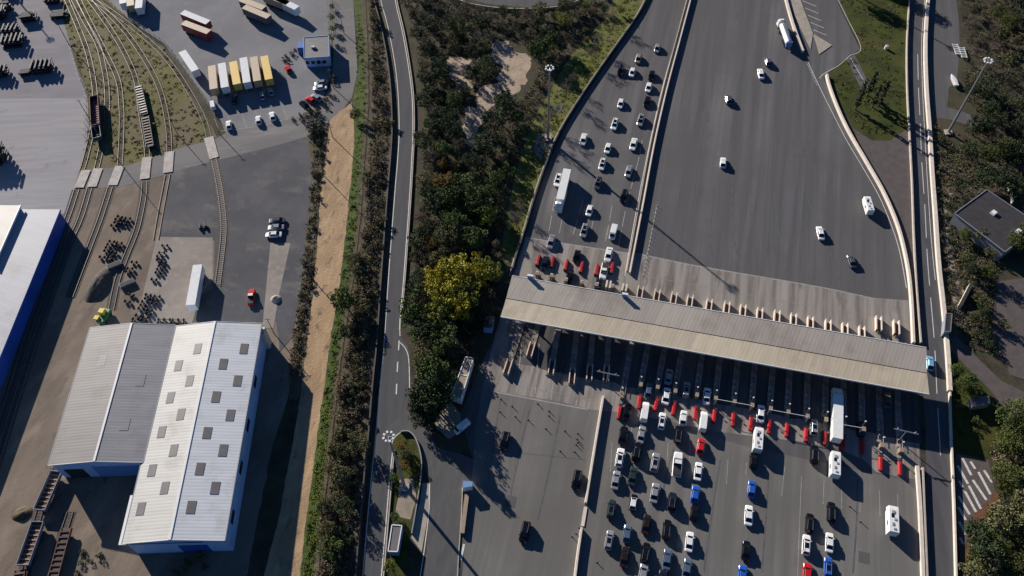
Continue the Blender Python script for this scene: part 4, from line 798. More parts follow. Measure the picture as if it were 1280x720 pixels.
def build_tanker():
    r = empty('tanker_lorry'); bm = bmesh.new(); x0, x1 = -6.8, 4.2
    R = []
    for x, k in ((x0, .55), (x0+.4, .95), (x0+.6, 1), (x1-.6, 1), (x1-.4, .95), (x1, .55)): R.append([(x, 1.22*k*math.cos(t), 2.35+1.15*k*math.sin(t)) for t in [2*math.pi*i/14 for i in range(14)]])
    loft(bm, R); link('tank', bm, BASE, r, smooth=False)
    bm = bmesh.new(); box(bm, ((x0+x1)/2, 0, 3.52), (9.5, .7, .1)); link('walkway', bm, M['steel'], r)
    bm = bmesh.new(); box(bm, (x0+.1, 0, 2.1), (.5, 2.2, 2.3)); link('shaded_rear', bm, M['lblue'], r)  # rear face of the tank, its bluish shade painted as pale blue
    bm = bmesh.new(); box(bm, (-1.5, 0, .95), (10, 1.0, .3)); link('chassis', bm, M['darksteel'], r)
    for k in range(3):
        for s in (-1, 1): bm = bmesh.new(); tube(bm, (x0+1.6+k*1.3, s*.8, .5), (x0+1.6+k*1.3, s*1.22, .5), .5, n=12); link('wheel', bm, M['black'], r)
    tractor_parts(r, 7.2, BASE, 3.3); return r
def build_trailer(L=12.6, H=3.9):
    r = empty('box_trailer'); trailer_parts(r, -L/2, L, H, BASE)
    for s in (-1, 1): bm = bmesh.new(); box(bm, (L/2-2.5, s*.8, .5), (.15, .15, 1.0)); link('landing_leg', bm, M['steel'], r)
    return r
VP = {k: build_car(k) for k in ('hatchback', 'saloon', 'estate', 'suv')}
VP['van'] = build_van(); VP['motorhome'] = build_motorhome(); VP['pickup'] = build_pickup(); VP['long van'] = build_van(6.0, 2.0, 2.6, 'van'); VP['lorry'] = build_lorry(); VP['tanker'] = build_tanker(); VP['trailer'] = build_trailer()
CARGO = {}
VEH = []
def heading(px, py, dx, dy):
    a, b = at(px, py), at(px+dx, py+dy); return math.atan2(b.y-a.y, b.x-a.x)
def veh(px, py, kind, colour, area, hd, z=.75, roof=None, sc=None):
    VEH.append((px, py, kind, colour, area, hd, z, roof, sc))
UP = 'up'; DN = 'dn'
A1 = 'the upper left queue'
for px, py, c_, k in [(821.7, 60, 'silver', 'hatchback'), (798, 73, 'tan', 'hatchback'), (790.5, 90, 'white', 'hatchback'), (776, 88, 'black', 'suv'), (814.5, 94, 'black', 'hatchback'), (811, 109, 'white', 'hatchback'), (776, 129, 'white', 'hatchback'), (809, 127, 'black', 'saloon'), (768.5, 155, 'white', 'estate'), (801, 150, 'silver', 'estate'),
                      (729.5, 174, 'white', 'saloon'), (760, 185, 'white', 'hatchback'), (792, 180, 'white', 'saloon'), (753, 205, 'white', 'estate'), (786, 214, 'silver', 'saloon'), (697.5, 225, 'white', 'estate'), (747.5, 229, 'grey', 'suv'), (780, 245, 'black', 'suv'), (737, 263, 'white', 'hatchback'), (730.5, 288, 'silver', 'estate'), (766.5, 291, 'white', 'van'), (689, 302, 'silver', 'saloon'), (721, 320, 'black', 'hatchback'), (761, 318, 'white', 'saloon'),
                      (681, 329, 'dark', 'saloon'), (711.7, 346, 'black', 'saloon'), (755, 339, 'white', 'pickup'), (748, 356, 'dark', 'hatchback')]:
    veh(px, py, k, c_, A1, heading(px, py, -.27, 1) if py < 300 else LR+math.pi)
veh(703.5, 237, 'lorry', 'white', A1, heading(703, 237, -.24, 1), 2.5)
A2 = 'the upper right plaza'
for px, py, c_, k, dx in [(960, 77, 'grey', 'hatchback', -.25), (951, 92, 'white', 'saloon', -.2), (910.5, 124, 'grey', 'hatchback', -.22), (904, 203, 'white', 'hatchback', .08), (1025.5, 291, 'white', 'saloon', -.22), (1064.5, 326, 'grey', 'saloon', -.32)]:
    veh(px, py, k, c_, A2, heading(px, py, dx, -1))
veh(1085, 256, 'motorhome', 'white', A2, heading(1085, 256, -.3, -1), 1.5, sc=.85)
veh(981, 40, 'tanker', 'white', A2, heading(981, 40, -.36, -1), 2.2, sc=.93)
veh(1162.5, 454, 'hatchback', 'pale blue', 'the east roadway beside the canopy', heading(1162, 454, -.03, -1))
A3 = 'the lower left plaza'
for px, py in ((631, 551), (656, 665), (721, 600)): veh(px, py, 'suv', 'black', A3, LR+math.pi)
A4 = 'the lower right queue'
A5 = 'the canopy side lanes'
for px, py, c_, k in [(836, 471, 'silver', 'saloon'), (811, 488, 'blue grey', 'hatchback'), (833, 495, 'white', 'saloon'), (858, 487, 'silver', 'estate'), (883.7, 495, 'white', 'saloon'), (806, 515, 'white', 'long van'), (827.5, 526, 'white', 'estate'), (854.5, 522, 'white', 'hatchback'), (879, 527, 'white', 'long van'), (784, 515, 'black', 'saloon'), (951, 517, 'white', 'saloon'), (1017.5, 534, 'silver', 'suv'), (1109, 500, 'grey', 'saloon'), (1076, 536, 'dark', 'hatchback')]:
    veh(px, py, k, c_, A5, LR)
for px, py, c_, k in [(779, 544, 'black', 'saloon'), (802, 543, 'silver', 'saloon'), (848, 543, 'black', 'suv'), (876, 558, 'red', 'hatchback'), (775, 572, 'white', 'estate'), (796, 565, 'black', 'suv'), (819, 578, 'silver', 'estate'), (873, 589, 'white', 'saloon'), (791, 595, 'green', 'saloon'), (770, 600, 'silver', 'saloon'), (818.7, 616, 'silver', 'saloon'), (869, 618, 'blue', 'hatchback'), (840, 627, 'dark', 'suv'), (764, 636, 'green', 'estate'), (868, 641, 'black', 'hatchback'), (808, 655, 'brown', 'saloon'), (833.5, 662, 'black', 'estate'), (784, 667, 'blue grey', 'hatchback'), (862, 677, 'white', 'saloon'), (761.5, 675, 'silver', 'estate'), (781, 696, 'brown', 'saloon'), (806.7, 691, 'black', 'estate'), (834, 699, 'blue grey', 'saloon'), (804, 718, 'silver', 'saloon'), (827.5, 726, 'dark', 'saloon'), (859, 711, 'blue grey', 'saloon'),
                      (939.5, 611, 'blue', 'hatchback'), (936, 644, 'white', 'saloon'), (932.5, 688, 'black', 'saloon'), (928, 720, 'blue', 'saloon'), (942, 576, 'black', 'hatchback'), (1018, 568, 'black', 'suv'), (1039, 640, 'black', 'estate'), (1012, 654, 'black', 'estate'), (1008, 681, 'white', 'estate'), (1037, 678, 'white', 'saloon'), (1009, 717, 'red', 'saloon'), (1035, 709, 'blue', 'estate')]:
    veh(px, py, k, c_, A4, LR+random.uniform(-.03, .03))
veh(791.7, 628, 'hatchback', 'black', A4, LR, roof='white')
veh(847, 580, 'pickup', 'white', A4, LR+.02, 1.0, sc=1.22)
veh(947.5, 549, 'motorhome', 'white', A5, LR, 1.5); veh(1043.5, 580, 'motorhome', 'white', A4, LR, 1.5, sc=.95); veh(1115, 650, 'motorhome', 'white', A4, LR, 1.5, sc=.98)
veh(1046, 517, 'lorry', 'white', A5, LR, 2.3)
A6 = 'the trailer side car park'
for px, py, c_, k, dx in [(286, 156, 'white', 'hatchback', -.1), (323, 150, 'white', 'hatchback', -.1), (340.5, 145, 'white', 'hatchback', -.25), (328, 119, 'silver', 'hatchback', -.1), (338, 114, 'silver', 'hatchback', -.3), (293, 124, 'dark', 'hatchback', 0)]: veh(px, py, k, c_, A6, heading(px, py, dx, -1))
veh(265.5, 130, 'van', 'white', A6, heading(265, 130, -.2, -1), 1.2, sc=.8)
A7 = 'the office car park'
for px, py, c_, k, dx, dy in [(360, 86, 'red', 'hatchback', -.5, -1), (401, 103.5, 'silver', 'hatchback', -1, .15), (400, 109.5, 'white', 'saloon', -1, .1), (395, 122, 'silver', 'hatchback', -1, -.6), (388, 125, 'red', 'hatchback', -1, -.7), (380, 130, 'black', 'hatchback', -1, -.8)]: veh(px, py, k, c_, A7, heading(px, py, dx, dy))
A8 = 'the dark patched yard'
for px, py, c_, k in [(346, 275.5, 'grey', 'saloon'), (345, 284, 'silver', 'saloon'), (342, 293, 'white', 'saloon')]: veh(px, py, k, c_, A8, heading(px, py, -1, .05))
veh(314, 371, 'pickup', 'red', A8, heading(314, 371, .1, -1), roof='white')
veh(577, 533, 'van', 'white', 'the drive below the long narrow building', heading(577, 533, -1, .8), 1.2, sc=.85)
A9 = 'the lorry park'
TR = [((264.5, 82), (267, 111), 'tan'), ((277, 79), (281, 109), 'white'), ((291, 77), (296, 105), 'yellow'), ((304, 72), (308.5, 103), 'white'), ((317, 71), (321.5, 101), 'tan'), ((330, 70), (336, 99), 'yellow'),
      ((227.5, 64), (244, 88), 'white'), ((228, 15), (260, 28), 'white'), ((229, 28), (261, 40), 'tan'), ((301, -1), (330, 10), 'tan'), ((305, 8), (336, 21), 'tan'), ((343, -4), (371, 10), 'white'), ((152, -14), (154, 4), 'white'), ((162, -12), (163, 7), 'tan'), ((175, -12), (173, 10), 'white'), ((247, 331), (238, 381), 'white'), ((330, -8), (360, 4), 'tan')]
TCOL = {'white': PAINT['white'], 'tan': mat('trailer_tan', (.38, .29, .19), .6, var=.1), 'yellow': mat('trailer_ochre', (.6, .4, .07), .6, var=.08)}
SIDE = {'red': mat('trailer_side_red', (.2, .015, .03), .5), 'dark': mat('trailer_side_dark', (.06, .06, .09), .5)}
SIDE['yellow'] = mat('trailer_side_yellow', (.4, .3, .1), .5); SIDE['white'] = PAINT['white']
NC = {'white': 'white', 'tan': 'tan', 'yellow': 'ochre yellow'}
TL = ['tan roofed trailer, leftmost of the row of six above the car park', 'white trailer, second from the left in the row of six', 'ochre yellow trailer, third from the left in the row of six', 'white trailer, fourth from the left in the row of six', 'tan trailer, fifth from the left in the row of six', 'bright yellow trailer, rightmost of the row of six', 'white trailer standing alone aslant by the rail fence', 'white roofed trailer with dark red side, upper of a pair near the top', 'tan roofed trailer with dark red side, lower of a pair near the top', 'tan roofed trailer, upper of two tan ones above the row of six', 'tan roofed trailer, lower of two tan ones above the row of six', 'white trailer above the office at the top edge', 'white trailer at the top edge beside the tracks, leftmost of three', 'tan trailer at the top edge beside the tracks, middle of three', 'white trailer at the top edge beside the tracks, rightmost of three', 'long white trailer standing on the apron above the white warehouse', 'pale tan trailer cut by the top edge right of the two tan ones']
for i, (a, b, c_) in enumerate(TR):
    H_ = 3.9; A, B = at(*a, H_), at(*b, H_); D = B-A; mid = (A+B)/2
    swap = {BASE: TCOL[c_]}
    o = copy_tree(VP['trailer'], (mid.x, mid.y, 0), math.atan2(D.y, D.x), (max(.6, D.length/12.6), 1, 1), swap); tag(o, TL[i], 'trailer', 'box trailers parked in the yards')
    TEMPL.add(VP['trailer'])
    if i in (7, 8, 9, 10):
        for c0 in o.children_recursive if False else [x for x in bpy.data.objects if x.parent == o and x.name.startswith('cargo_box')]:
            c0.material_slots[0].link = 'OBJECT'; c0.material_slots[0].material = SIDE['red' if i in (7, 8) else 'dark']
        for c0 in [x for x in bpy.data.objects if x.parent == o and x.name.startswith('cargo_box')]: pass
CN = {'dark': 'dark blue', 'green': 'dark green', 'brown': 'dark brown', 'pale blue': 'pale blue'}
cnt = {}
for v in VEH: cnt.setdefault((v[2], v[3], v[4]), []).append(v)
for key in cnt: cnt[key].sort(key=lambda v: (v[0], v[1]))
for v in VEH:
    px, py, kind, colour, area, hd, z, roof, sc = v
    p = at(px, py, z); g = cnt[(kind, colour, area)]; cn_ = CN.get(colour, colour); kn = {'suv': 'tall estate car', 'estate': 'estate car', 'tanker': 'tanker lorry', 'long van': 'long van'}.get(kind, kind)
    n_ = len(g)
    if roof: lab = f'{cn_} {kn} with white roof in {area}' if kind != 'pickup' else f'red pickup with white cab in {area}'
    elif n_ == 1: lab = f'lone {cn_} {kn} in {area}'
    else: lab = f'{cn_} {kn} in {area}, {ordn(g.index(v))} from the left'
    sw = {BASE: PAINT[colour]}
    o = copy_tree(VP[kind], (p.x, p.y, gz(p)), hd, sc or (random.uniform(1.0, 1.1) if kind in ('hatchback', 'saloon', 'estate', 'suv', 'pickup') else .92), sw); TEMPL.add(VP[kind])
    if roof:
        for x in [x for x in bpy.data.objects if x.parent == o and x.name.startswith('roof')]: x.material_slots[0].link = 'OBJECT'; x.material_slots[0].material = PAINT[roof]
    tag(o, lab, {'lorry': 'lorry', 'tanker': 'tanker', 'motorhome': 'motorhome', 'van': 'van', 'long van': 'van', 'pickup': 'pickup'}.get(kind, 'car'), 'vehicles in '+area)
def drop_tree(o):
    for c_ in kids(o):
        for g_ in kids(c_): bpy.data.objects.remove(g_)
        bpy.data.objects.remove(c_)
    bpy.data.objects.remove(o)
for t in list(TEMPL)+[v for v in VP.values() if v not in TEMPL]: drop_tree(t)

# ================================================================== RAILWAY STOCK AND YARD GOODS
def wagon(a, b, h, label, mt, kind='gondola', name='railway_wagon', wd=2.8):
    A, B = at(*a, h), at(*b, h); D = B-A; L = D.length; mid = (A+B)/2
    r = empty(name, (mid.x, mid.y, .2), math.atan2(D.y, D.x)); tag(r, label, 'wagon' if name == 'railway_wagon' else 'locomotive')
    bm = bmesh.new(); box(bm, (0, 0, 1.05), (L, wd*.95, .25)); link('floor', bm, mt[0], r)
    if kind == 'gondola':
        for s in (-1, 1): bm = bmesh.new(); box(bm, (0, s*wd/2, (1.0+h)/2), (L, .14, h-1.0)); link('side_wall', bm, mt[1], r)
        for s in (-1, 1): bm = bmesh.new(); box(bm, (s*L/2, 0, (1.0+h)/2), (.14, wd-.15, h-1.0)); link('end_wall', bm, mt[1], r)
        for k in range(int(L/1.1)): bm = bmesh.new(); box(bm, (-L/2+.8+k*1.1, 0, 1.25), (.3, wd*.86, .14)); link('floor_beam', bm, mt[2], r)
    elif kind == 'flat':
        for s in (-1, 1): bm = bmesh.new(); box(bm, (0, s*wd*.4, 1.3), (L, .18, .25)); link('side_sill', bm, mt[1], r)
        for k in range(int(L/1.3)): bm = bmesh.new(); box(bm, (-L/2+.8+k*1.3, 0, 1.3), (.4, wd*.75, .2)); link('crossbeam', bm, mt[2], r)
    for s in (-1, 1):
        bg = bmesh.new(); box(bg, (s*(L/2-2), 0, .55), (2.4, 2.0, .3)); o = link('bogie', bg, M['darksteel'], r)
        for x in (-.8, .8): bm = bmesh.new(); tube(bm, (s*(L/2-2)+x, -.78, .42), (s*(L/2-2)+x, .78, .42), .42, n=12); link('wheelset', bm, M['darksteel'], o)
    return r
gm = mat('wagon_grey', (.2, .21, .25), .7, var=.2)
wagon((70, 589), (49, 637), 2.0, 'grey open wagon with ribbed rusty floor, upper of two below the grey warehouse', (M['rust'], gm, M['tan']))
wagon((47, 652), (28, 706), 2.0, 'grey open wagon with ribbed rusty floor, lower of two at bottom left', (M['rust'], gm, M['tan']))
wagon((25, 712), (18, 750), 1.6, 'brown flat wagon cut by the bottom edge at bottom left', (M['rust'], M['rust'], M['wood']), 'flat')
wagon((83, 660), (66, 722), 1.5, 'rust red flat wagon beside the grey wagons at bottom left', (M['rust'], M['rust'], M['darksteel']), 'flat')
dr = mat('wagon_dark_red', (.1, .015, .025), .7, var=.2)
wagon((117, 120), (119, 156), 2.6, 'dark red high sided wagon beside the container yard', (dr, dr, mat('wagon_pink', (.3, .2, .2), .8)), 'gondola', wd=2.6)
r = wagon((119, 158), (121, 172), 2.4, 'dark teal box wagon coupled below the dark red wagon', (M['darksteel'], mat('teal', (.03, .06, .08), .6), M['darksteel']), 'gondola', wd=2.6)
wagon((172, 106), (180, 142), 1.7, 'dark flat wagon with pale deck among the tracks, upper of two', (M['darksteel'], M['darksteel'], M['cream']), 'flat')
wagon((181, 145), (187, 182), 1.7, 'dark flat wagon with pale deck among the tracks, lower of two', (M['darksteel'], M['darksteel'], M['tan']), 'flat')
# green shunting machine
p = at(132, 398); r = empty('shunting_machine', p, math.radians(75)); tag(r, 'green and yellow shunting machine at the corner of the grey warehouse', 'machine')
bm = bmesh.new(); box(bm, (0, 0, 1.2), (4.4, 2.2, 1.3), 0, .95); link('body', bm, M['green'], r)
bm = bmesh.new(); box(bm, (.6, .3, 2.4), (1.5, 1.6, 1.2), 0, .9); link('cab', bm, M['yellow'], r)
bm = bmesh.new(); box(bm, (-1.4, 1.0, 2.1), (1.2, 1.2, .5)); link('hood', bm, M['yellow'], r)
for x in (-1.3, 1.3):
    for s in (-1, 1): bm = bmesh.new(); tube(bm, (x, s*.8, .5), (x, s*1.15, .5), .5, n=12); link('wheel', bm, M['black'], r)
# wheelsets
def build_wheelset():
    r = empty('wheelset'); bm = bmesh.new(); tube(bm, (0, -1.1, .46), (0, 1.1, .46), .09, n=8); link('axle', bm, M['darksteel'], r)
    for s in (-1, 1):
        bm = bmesh.new(); tube(bm, (0, s*.72, .46), (0, s*.82, .46), .46, n=14); tube(bm, (0, s*.66, .46), (0, s*.72, .46), .5, n=14); link('wheel', bm, M['darksteel'], r)
    return r
PW_ = build_wheelset(); ws = 0
def wheel_park(px, py, nx, ny, rz, where, dx=2.4, dy=1.15):
    c0 = at(px, py)
    for i in range(ny):
        for j in range(nx):
            if (i*7+j*5+int(px)) % 9 == 0: continue
            l = Vector(((i-ny/2)*dy, (j-nx/2+.5)*dx+random.uniform(-.2, .2), 0)); l.rotate(Matrix.Rotation(rz, 3, 'Z'))
            o = copy_tree(PW_, (c0.x+l.x, c0.y+l.y, .12), rz+random.uniform(-.12, .12)); tag(o, f'dark wheelset, {ORD[i]} row up, {ORD[j]} column, {where}', 'wheelset', 'railway wheelsets laid out in the yard')
wheel_park(153, 277, 2, 4, 1.3, 'in the upper cluster by the middle track')
wheel_park(141, 312, 2, 6, 1.3, 'in the lower cluster by the middle track')
wheel_park(183, 388, 2, 10, 1.35, 'in the long block near the grey warehouse')
wheel_park(215, 401, 4, 2, 1.5, 'in the short block at the white warehouse', 1.9)
wheel_park(204, 315, 1, 5, 1.45, 'in the upper apron rows', 1.5, 1.3)
wheel_park(200, 338, 1, 6, 1.4, 'in the lower apron rows', 1.5, 1.2)
wheel_park(166, 333, 1, 4, 1.3, 'beside the buffer pit'); wheel_park(164, 372, 1, 3, 1.3, 'below the buffer pit')
drop_tree(PW_)
# dark steel stacks in the container yard
def stack(px, py, L, Wd, H, rz, label):
    p = at(px, py); r = empty('steel_stack', p, rz); tag(r, label, 'stack', 'stacks of dark steel parts in the container yard')
    n = int(Wd/.75); rng = random.Random(int(px*31+py))
    for lay in range(int(H/.5)):
        z = .25+lay*.5
        for k in range(n):
            if lay % 2 == 0 and rng.random() < .04+.03*lay: continue
            if lay % 2 and k > L/1.6: continue
            bm = bmesh.new(); y = -Wd/2+.4+k*.75; l = L*rng.uniform(.7, 1)
            if lay % 2 == 0: box(bm, (rng.uniform(-.3, .3), y, z), (l, .66, .48), rng.uniform(-.05, .05))
            else: box(bm, (-L/2+.6+k*1.5, rng.uniform(-.2, .2), z), (.5, Wd*rng.uniform(.8, 1), .48), rng.uniform(-.05, .05))
            link('beam', bm, M['darksteel'] if lay % 2 else mat('oily_steel', (.018, .018, .024), .8), r)
    bm = bmesh.new(); [box(bm, (x, 0, .1), (.2, Wd, .18)) for x in (-L/3, L/3)]; link('bearer', bm, M['wood'], r)
for a in [(16, 42, 5.5, 4, 3.0, 0, 'largest dark steel stack in the upper left yard'), (17, 55, 6.5, 5, 3.2, .1, 'dark steel stack just below the largest one'), (36, 24, 5, 4, 2.5, .2, 'dark steel stack right of the large pair'), (5, 12, 6, 4, 2.5, .1, 'dark steel stack near the top left corner'), (66, 3, 5, 3, 2, .1, 'dark steel stack by the tracks at the top edge'), (74, 20, 5, 4, 1.5, .1, 'small steel stack at the edge of the tracks'), (54, 87, 6.5, 5, 3, .1, 'broad dark steel stack right of the row in the upper left yard'), (33, 92, 4, 3, 1.8, .1, 'small dark steel stack left of the broad one'), (1, 93, 5, 4, 3, .1, 'dark steel stack cut by the left edge'), (-6, 22, 8, 5, 4, .1, 'tall stack beyond the left edge whose shadow enters the yard'), (-8, 200, 8, 6, 5, .1, 'tall stack beyond the left edge by the concrete slab'), (12, -4, 5, 4, 2, .2, 'steel stack cut by the top edge near the corner'), (253, 284, 2.4, 1.8, 1.2, .3, 'small dark pile of parts left of the single track')]: stack(*a)
for (x, y, l, lab) in [(144, 333, .5, 'blue steel skip on the left of the middle track'), (160, 356, .5, 'blue steel skip on the right of the middle track')]:
    p = at(x, y); r = empty('skip', p, math.radians(28)); tag(r, lab, 'skip')
    bm = bmesh.new(); box(bm, (0, 0, .5), (4.0, 1.6, 1.0), 0, 1.0); link('tub', bm, mat('skip_blue', (.05, .06, .1), .6), r); bm = bmesh.new(); box(bm, (0, 0, 1.01), (3.7, 1.3, .06)); link('load', bm, M['black'], r)
# spoil heap
def heap(px, py, rx, ry, h, rz, m, label):
    p = at(px, py); bm = bmesh.new(); N = 26; K = 8; grid = []
    for k in range(K+1):
        t = k/K; row = []
        for i in range(N):
            a = 2*math.pi*i/N; rr = t; x, y = rx*rr*math.cos(a), ry*rr*math.sin(a)
            z = h*(1-t**2)+.35*noise.noise(Vector((x*.9+px, y*.9, 0)))*(1-t); row.append(bm.verts.new((x, y, max(z, 0) if k < K else 0)))
        grid.append(row)
    for a, b in zip(grid, grid[1:]):
        for i in range(N): bm.faces.new((a[i], a[(i+1) % N], b[(i+1) % N], b[i]))
    bmesh.ops.remove_doubles(bm, verts=bm.verts, dist=.001); o = link('spoil_heap', bm, m, None, p, True); o.rotation_euler = (0, 0, rz); tag(o, label, 'heap')
heap(124, 355, 6.5, 2.8, 1.9, math.radians(75), G['ballast'], 'long brown heap of ballast between the tracks above the grey warehouse')
heap(28, 642, 2.5, 1.8, .9, .3, G['brownveg'], 'small brown earth heap beside the grey wagons'); heap(345, 374, 1.6, 1.4, 1.0, 0, G['cem'], 'pale rubble heap in the narrow loading bay')
heap(60, 700, 3, 2.4, .9, .3, G['dust'], 'low sandy heap between the wagons at bottom left') if False else None
# cones and delineators
def build_cone():
    r = empty('traffic_post'); bm = bmesh.new(); tube(bm, (0, 0, 0), (0, 0, .9), .11, .07, 8); link('post', bm, M['red'], r); bm = bmesh.new(); tube(bm, (0, 0, .55), (0, 0, .7), .105, .1, 8); link('band', bm, M['white'], r)
    bm = bmesh.new(); tube(bm, (0, 0, 0), (0, 0, .06), .25, n=8); link('base', bm, M['black'], r); return r
PCO = build_cone()
cones = sorted([(626, 499), (625, 515), (644, 521), (660, 525), (686, 514), (686, 520), (682, 536), (706, 539), (722, 542), (721, 549), (720, 556), (700, 564), (718, 565), (722, 553), (715, 671), (720, 667), (746, 703), (1062, 633), (1075, 652), (724, 660), (672, 505), (640, 508)])
for i, (x, y) in enumerate(cones):
    p = at(x, y); o = copy_tree(PCO, (p.x, p.y, gz(p)), 0); tag(o, f'thin red traffic post in the lower plaza, {ordn(i)} from the left', 'traffic post', 'red traffic posts in the lower plaza')
drop_tree(PCO)
def build_del():
    r = empty('delineator_post'); bm = bmesh.new(); tube(bm, (0, 0, 0), (0, 0, .75), .06, n=6); link('post', bm, M['lamp'], r); bm = bmesh.new(); box(bm, (0, 0, .03), (.3, .3, .06)); link('foot', bm, M['black'], r); return r
PD = build_del(); a, b = (821, 258), (804, 345)
for i in range(18):
    t = i/17; p = at(a[0]+(b[0]-a[0])*t, a[1]+(b[1]-a[1])*t); o = copy_tree(PD, (p.x, p.y, gz(p)), 0); tag(o, f'short white lane post right of the dividing barrier, {ordn(i)} from the top', 'lane post', 'white lane posts')
drop_tree(PD)
marking('delineator_line', [[(821, 258), (804, 345)]], .3, M['fadedpaint'])

# ================================================================== TREES
LM = {
 'green': leafmat('leaf_green', (.035, .055, .015), (.075, .105, .026)), 'dark': leafmat('leaf_dark_green', (.019, .032, .014), (.04, .058, .022)), 'olive': leafmat('leaf_olive', (.07, .072, .03), (.12, .115, .05)),
 'yellow': leafmat('leaf_yellow', (.25, .22, .018), (.4, .32, .026), (.27, .26, .028)), 'orange': leafmat('leaf_orange', (.14, .075, .022), (.2, .13, .03)), 'pine': leafmat('needle_green', (.038, .052, .014), (.078, .092, .022)),
 'lime': leafmat('leaf_yellow_green', (.11, .13, .018), (.18, .19, .028)), 'dry': leafmat('dry_brown_leaf', (.1, .077, .045), (.17, .135, .08)), 'greyb': leafmat('grey_brown_twigs', (.075, .066, .042), (.125, .112, .07))}
def leaf_quads(V, F, c, s, rng, n=None, long=1.0):
    nn = Vector((rng.gauss(0, 1), rng.gauss(0, 1), rng.gauss(.5, .9))).normalized(); u = nn.orthogonal().normalized(); u.rotate(Matrix.Rotation(rng.uniform(0, 6.28), 3, nn)); v = nn.cross(u)
    k = len(V); u = u*s*long; v = v*s/long*.8
    V += [tuple(c-u), tuple(c-v), tuple(c+u), tuple(c+v)]; F.append((k, k+1, k+2, k+3))
def trunk_bm(h, r, rng, spread, nl=6, z0=.35, top=.85):
    bm = bmesh.new(); lean = Vector((rng.uniform(-.1, .1), rng.uniform(-.1, .1), 0))*h
    p = [Vector((0, 0, 0)), lean*.3+Vector((0, 0, h*.4)), lean+Vector((0, 0, h*top))]
    tube(bm, p[0], p[1], r, r*.7, 7); tube(bm, p[1], p[2], r*.7, r*.2, 6)
    ends = []
    for i in range(nl):
        t = z0+(top-z0)*i/nl; b = p[0].lerp(p[2], t/top); a = i*2.4+rng.uniform(-.4, .4); e = b+Vector((math.cos(a)*spread*rng.uniform(.5, .9), math.sin(a)*spread*rng.uniform(.5, .9), h*rng.uniform(.12, .28)))
        tube(bm, b, e, r*.35, r*.1, 5); ends.append((b, e))
    return bm, ends
def proto_tree(kind, seed, h, rx, leaf, nc, ls, nleaf, shape='round'):
    rng = random.Random(seed); nm = {'conifer': 'conifer_tree', 'bare': 'bare_tree', 'round': 'leafy_tree', 'shrub': 'shrub', 'cypress': 'cypress_tree'}[shape]
    root = empty(nm)
    if shape == 'bare':
        bm, ends = trunk_bm(h, .16*h/8, rng, rx, 9, .3, .9); link('trunk', bm, M['bark'], root)
        V, F = [], []; bm = bmesh.new()
        tips = []
        for b, e in ends:
            for k in range(6):
                s = b.lerp(e, rng.uniform(.4, 1)); t = s+Vector((rng.uniform(-1, 1)*rx*.45, rng.uniform(-1, 1)*rx*.45, rng.uniform(.3, 1)*h*.22)); tube(bm, s, t, .035, .012, 3, False); tips.append((s, t))
        for s, t in tips:
            for k in range(7):
                q0 = s.lerp(t, rng.uniform(.3, 1)); q1 = q0+Vector((rng.uniform(-1, 1), rng.uniform(-1, 1), rng.uniform(.1, 1)))*rx*.28; tube(bm, q0, q1, .022, .01, 3, False)
                for j in range(2):
                    q2 = q0.lerp(q1, rng.uniform(.4, 1)); q3 = q2+Vector((rng.uniform(-1, 1), rng.uniform(-1, 1), rng.uniform(0, 1)))*rx*.15; tube(bm, q2, q3, .016, .008, 3, False)
        link('crown', bm, M['twig'], root); return root
    z0 = {'round': .3, 'shrub': .05, 'conifer': .15, 'cypress': .05}[shape]
    bm, ends = trunk_bm(h, (.18 if shape != 'shrub' else .07)*h/8+.03, rng, rx*.7, 7 if shape != 'cypress' else 3, z0+.1, .85); link('trunk', bm, M['bark'], root)
    V, F = [], []
    cl_ = []
    for i in range(nc):
        while True:
            x, y, z = rng.uniform(-1, 1), rng.uniform(-1, 1), rng.uniform(-1, 1)
            if .3 < x*x+y*y+z*z < 1: break
        zz = z0+(1-z0)*(z+1)/2
        if shape == 'conifer': k = 1.15*(1-zz)**.7+.06
        elif shape == 'cypress': k = (1-zz)**.5*min(1, zz*4+.3)
        else: k = 1.0
        if k < 1.0 or shape in ('conifer', 'cypress'):
            n_ = math.hypot(x, y)+.001; rr = rng.uniform(.4, 1)*k; x, y = x/n_*rr, y/n_*rr
        w_ = rng.uniform(.75, 1.15); cl_.append(Vector((x*rx*w_, y*rx*w_, h*(zz*rng.uniform(.93, 1.03)))))
    cr = rx*.27 if shape != 'cypress' else rx*.4
    for c_ in cl_:
        r0 = cr*rng.uniform(.6, 1.3)
        for k in range(nleaf):
            dv = Vector((rng.gauss(0, 1), rng.gauss(0, 1), rng.gauss(0, 1))).normalized()*r0*rng.uniform(.5, 1)**.5; dv.z *= .75
            leaf_quads(V, F, c_+dv, ls*rng.uniform(.7, 1.3), rng)
    rawmesh('crown', V, F, LM[leaf], root); return root
TP = {}
DESC = {'dark': 'dark evergreen', 'green': 'mid green', 'olive': 'dull olive green', 'yellow': 'bright yellow green', 'orange': 'orange brown autumn', 'bare': 'leafless grey brown', 'lime': 'light yellow green', 'pine': 'dense green pine', 'dry': 'dry brown', 'greyb': 'grey brown leafless', 'cypress': 'narrow dark cypress', 'cone': 'tall dark conical'}
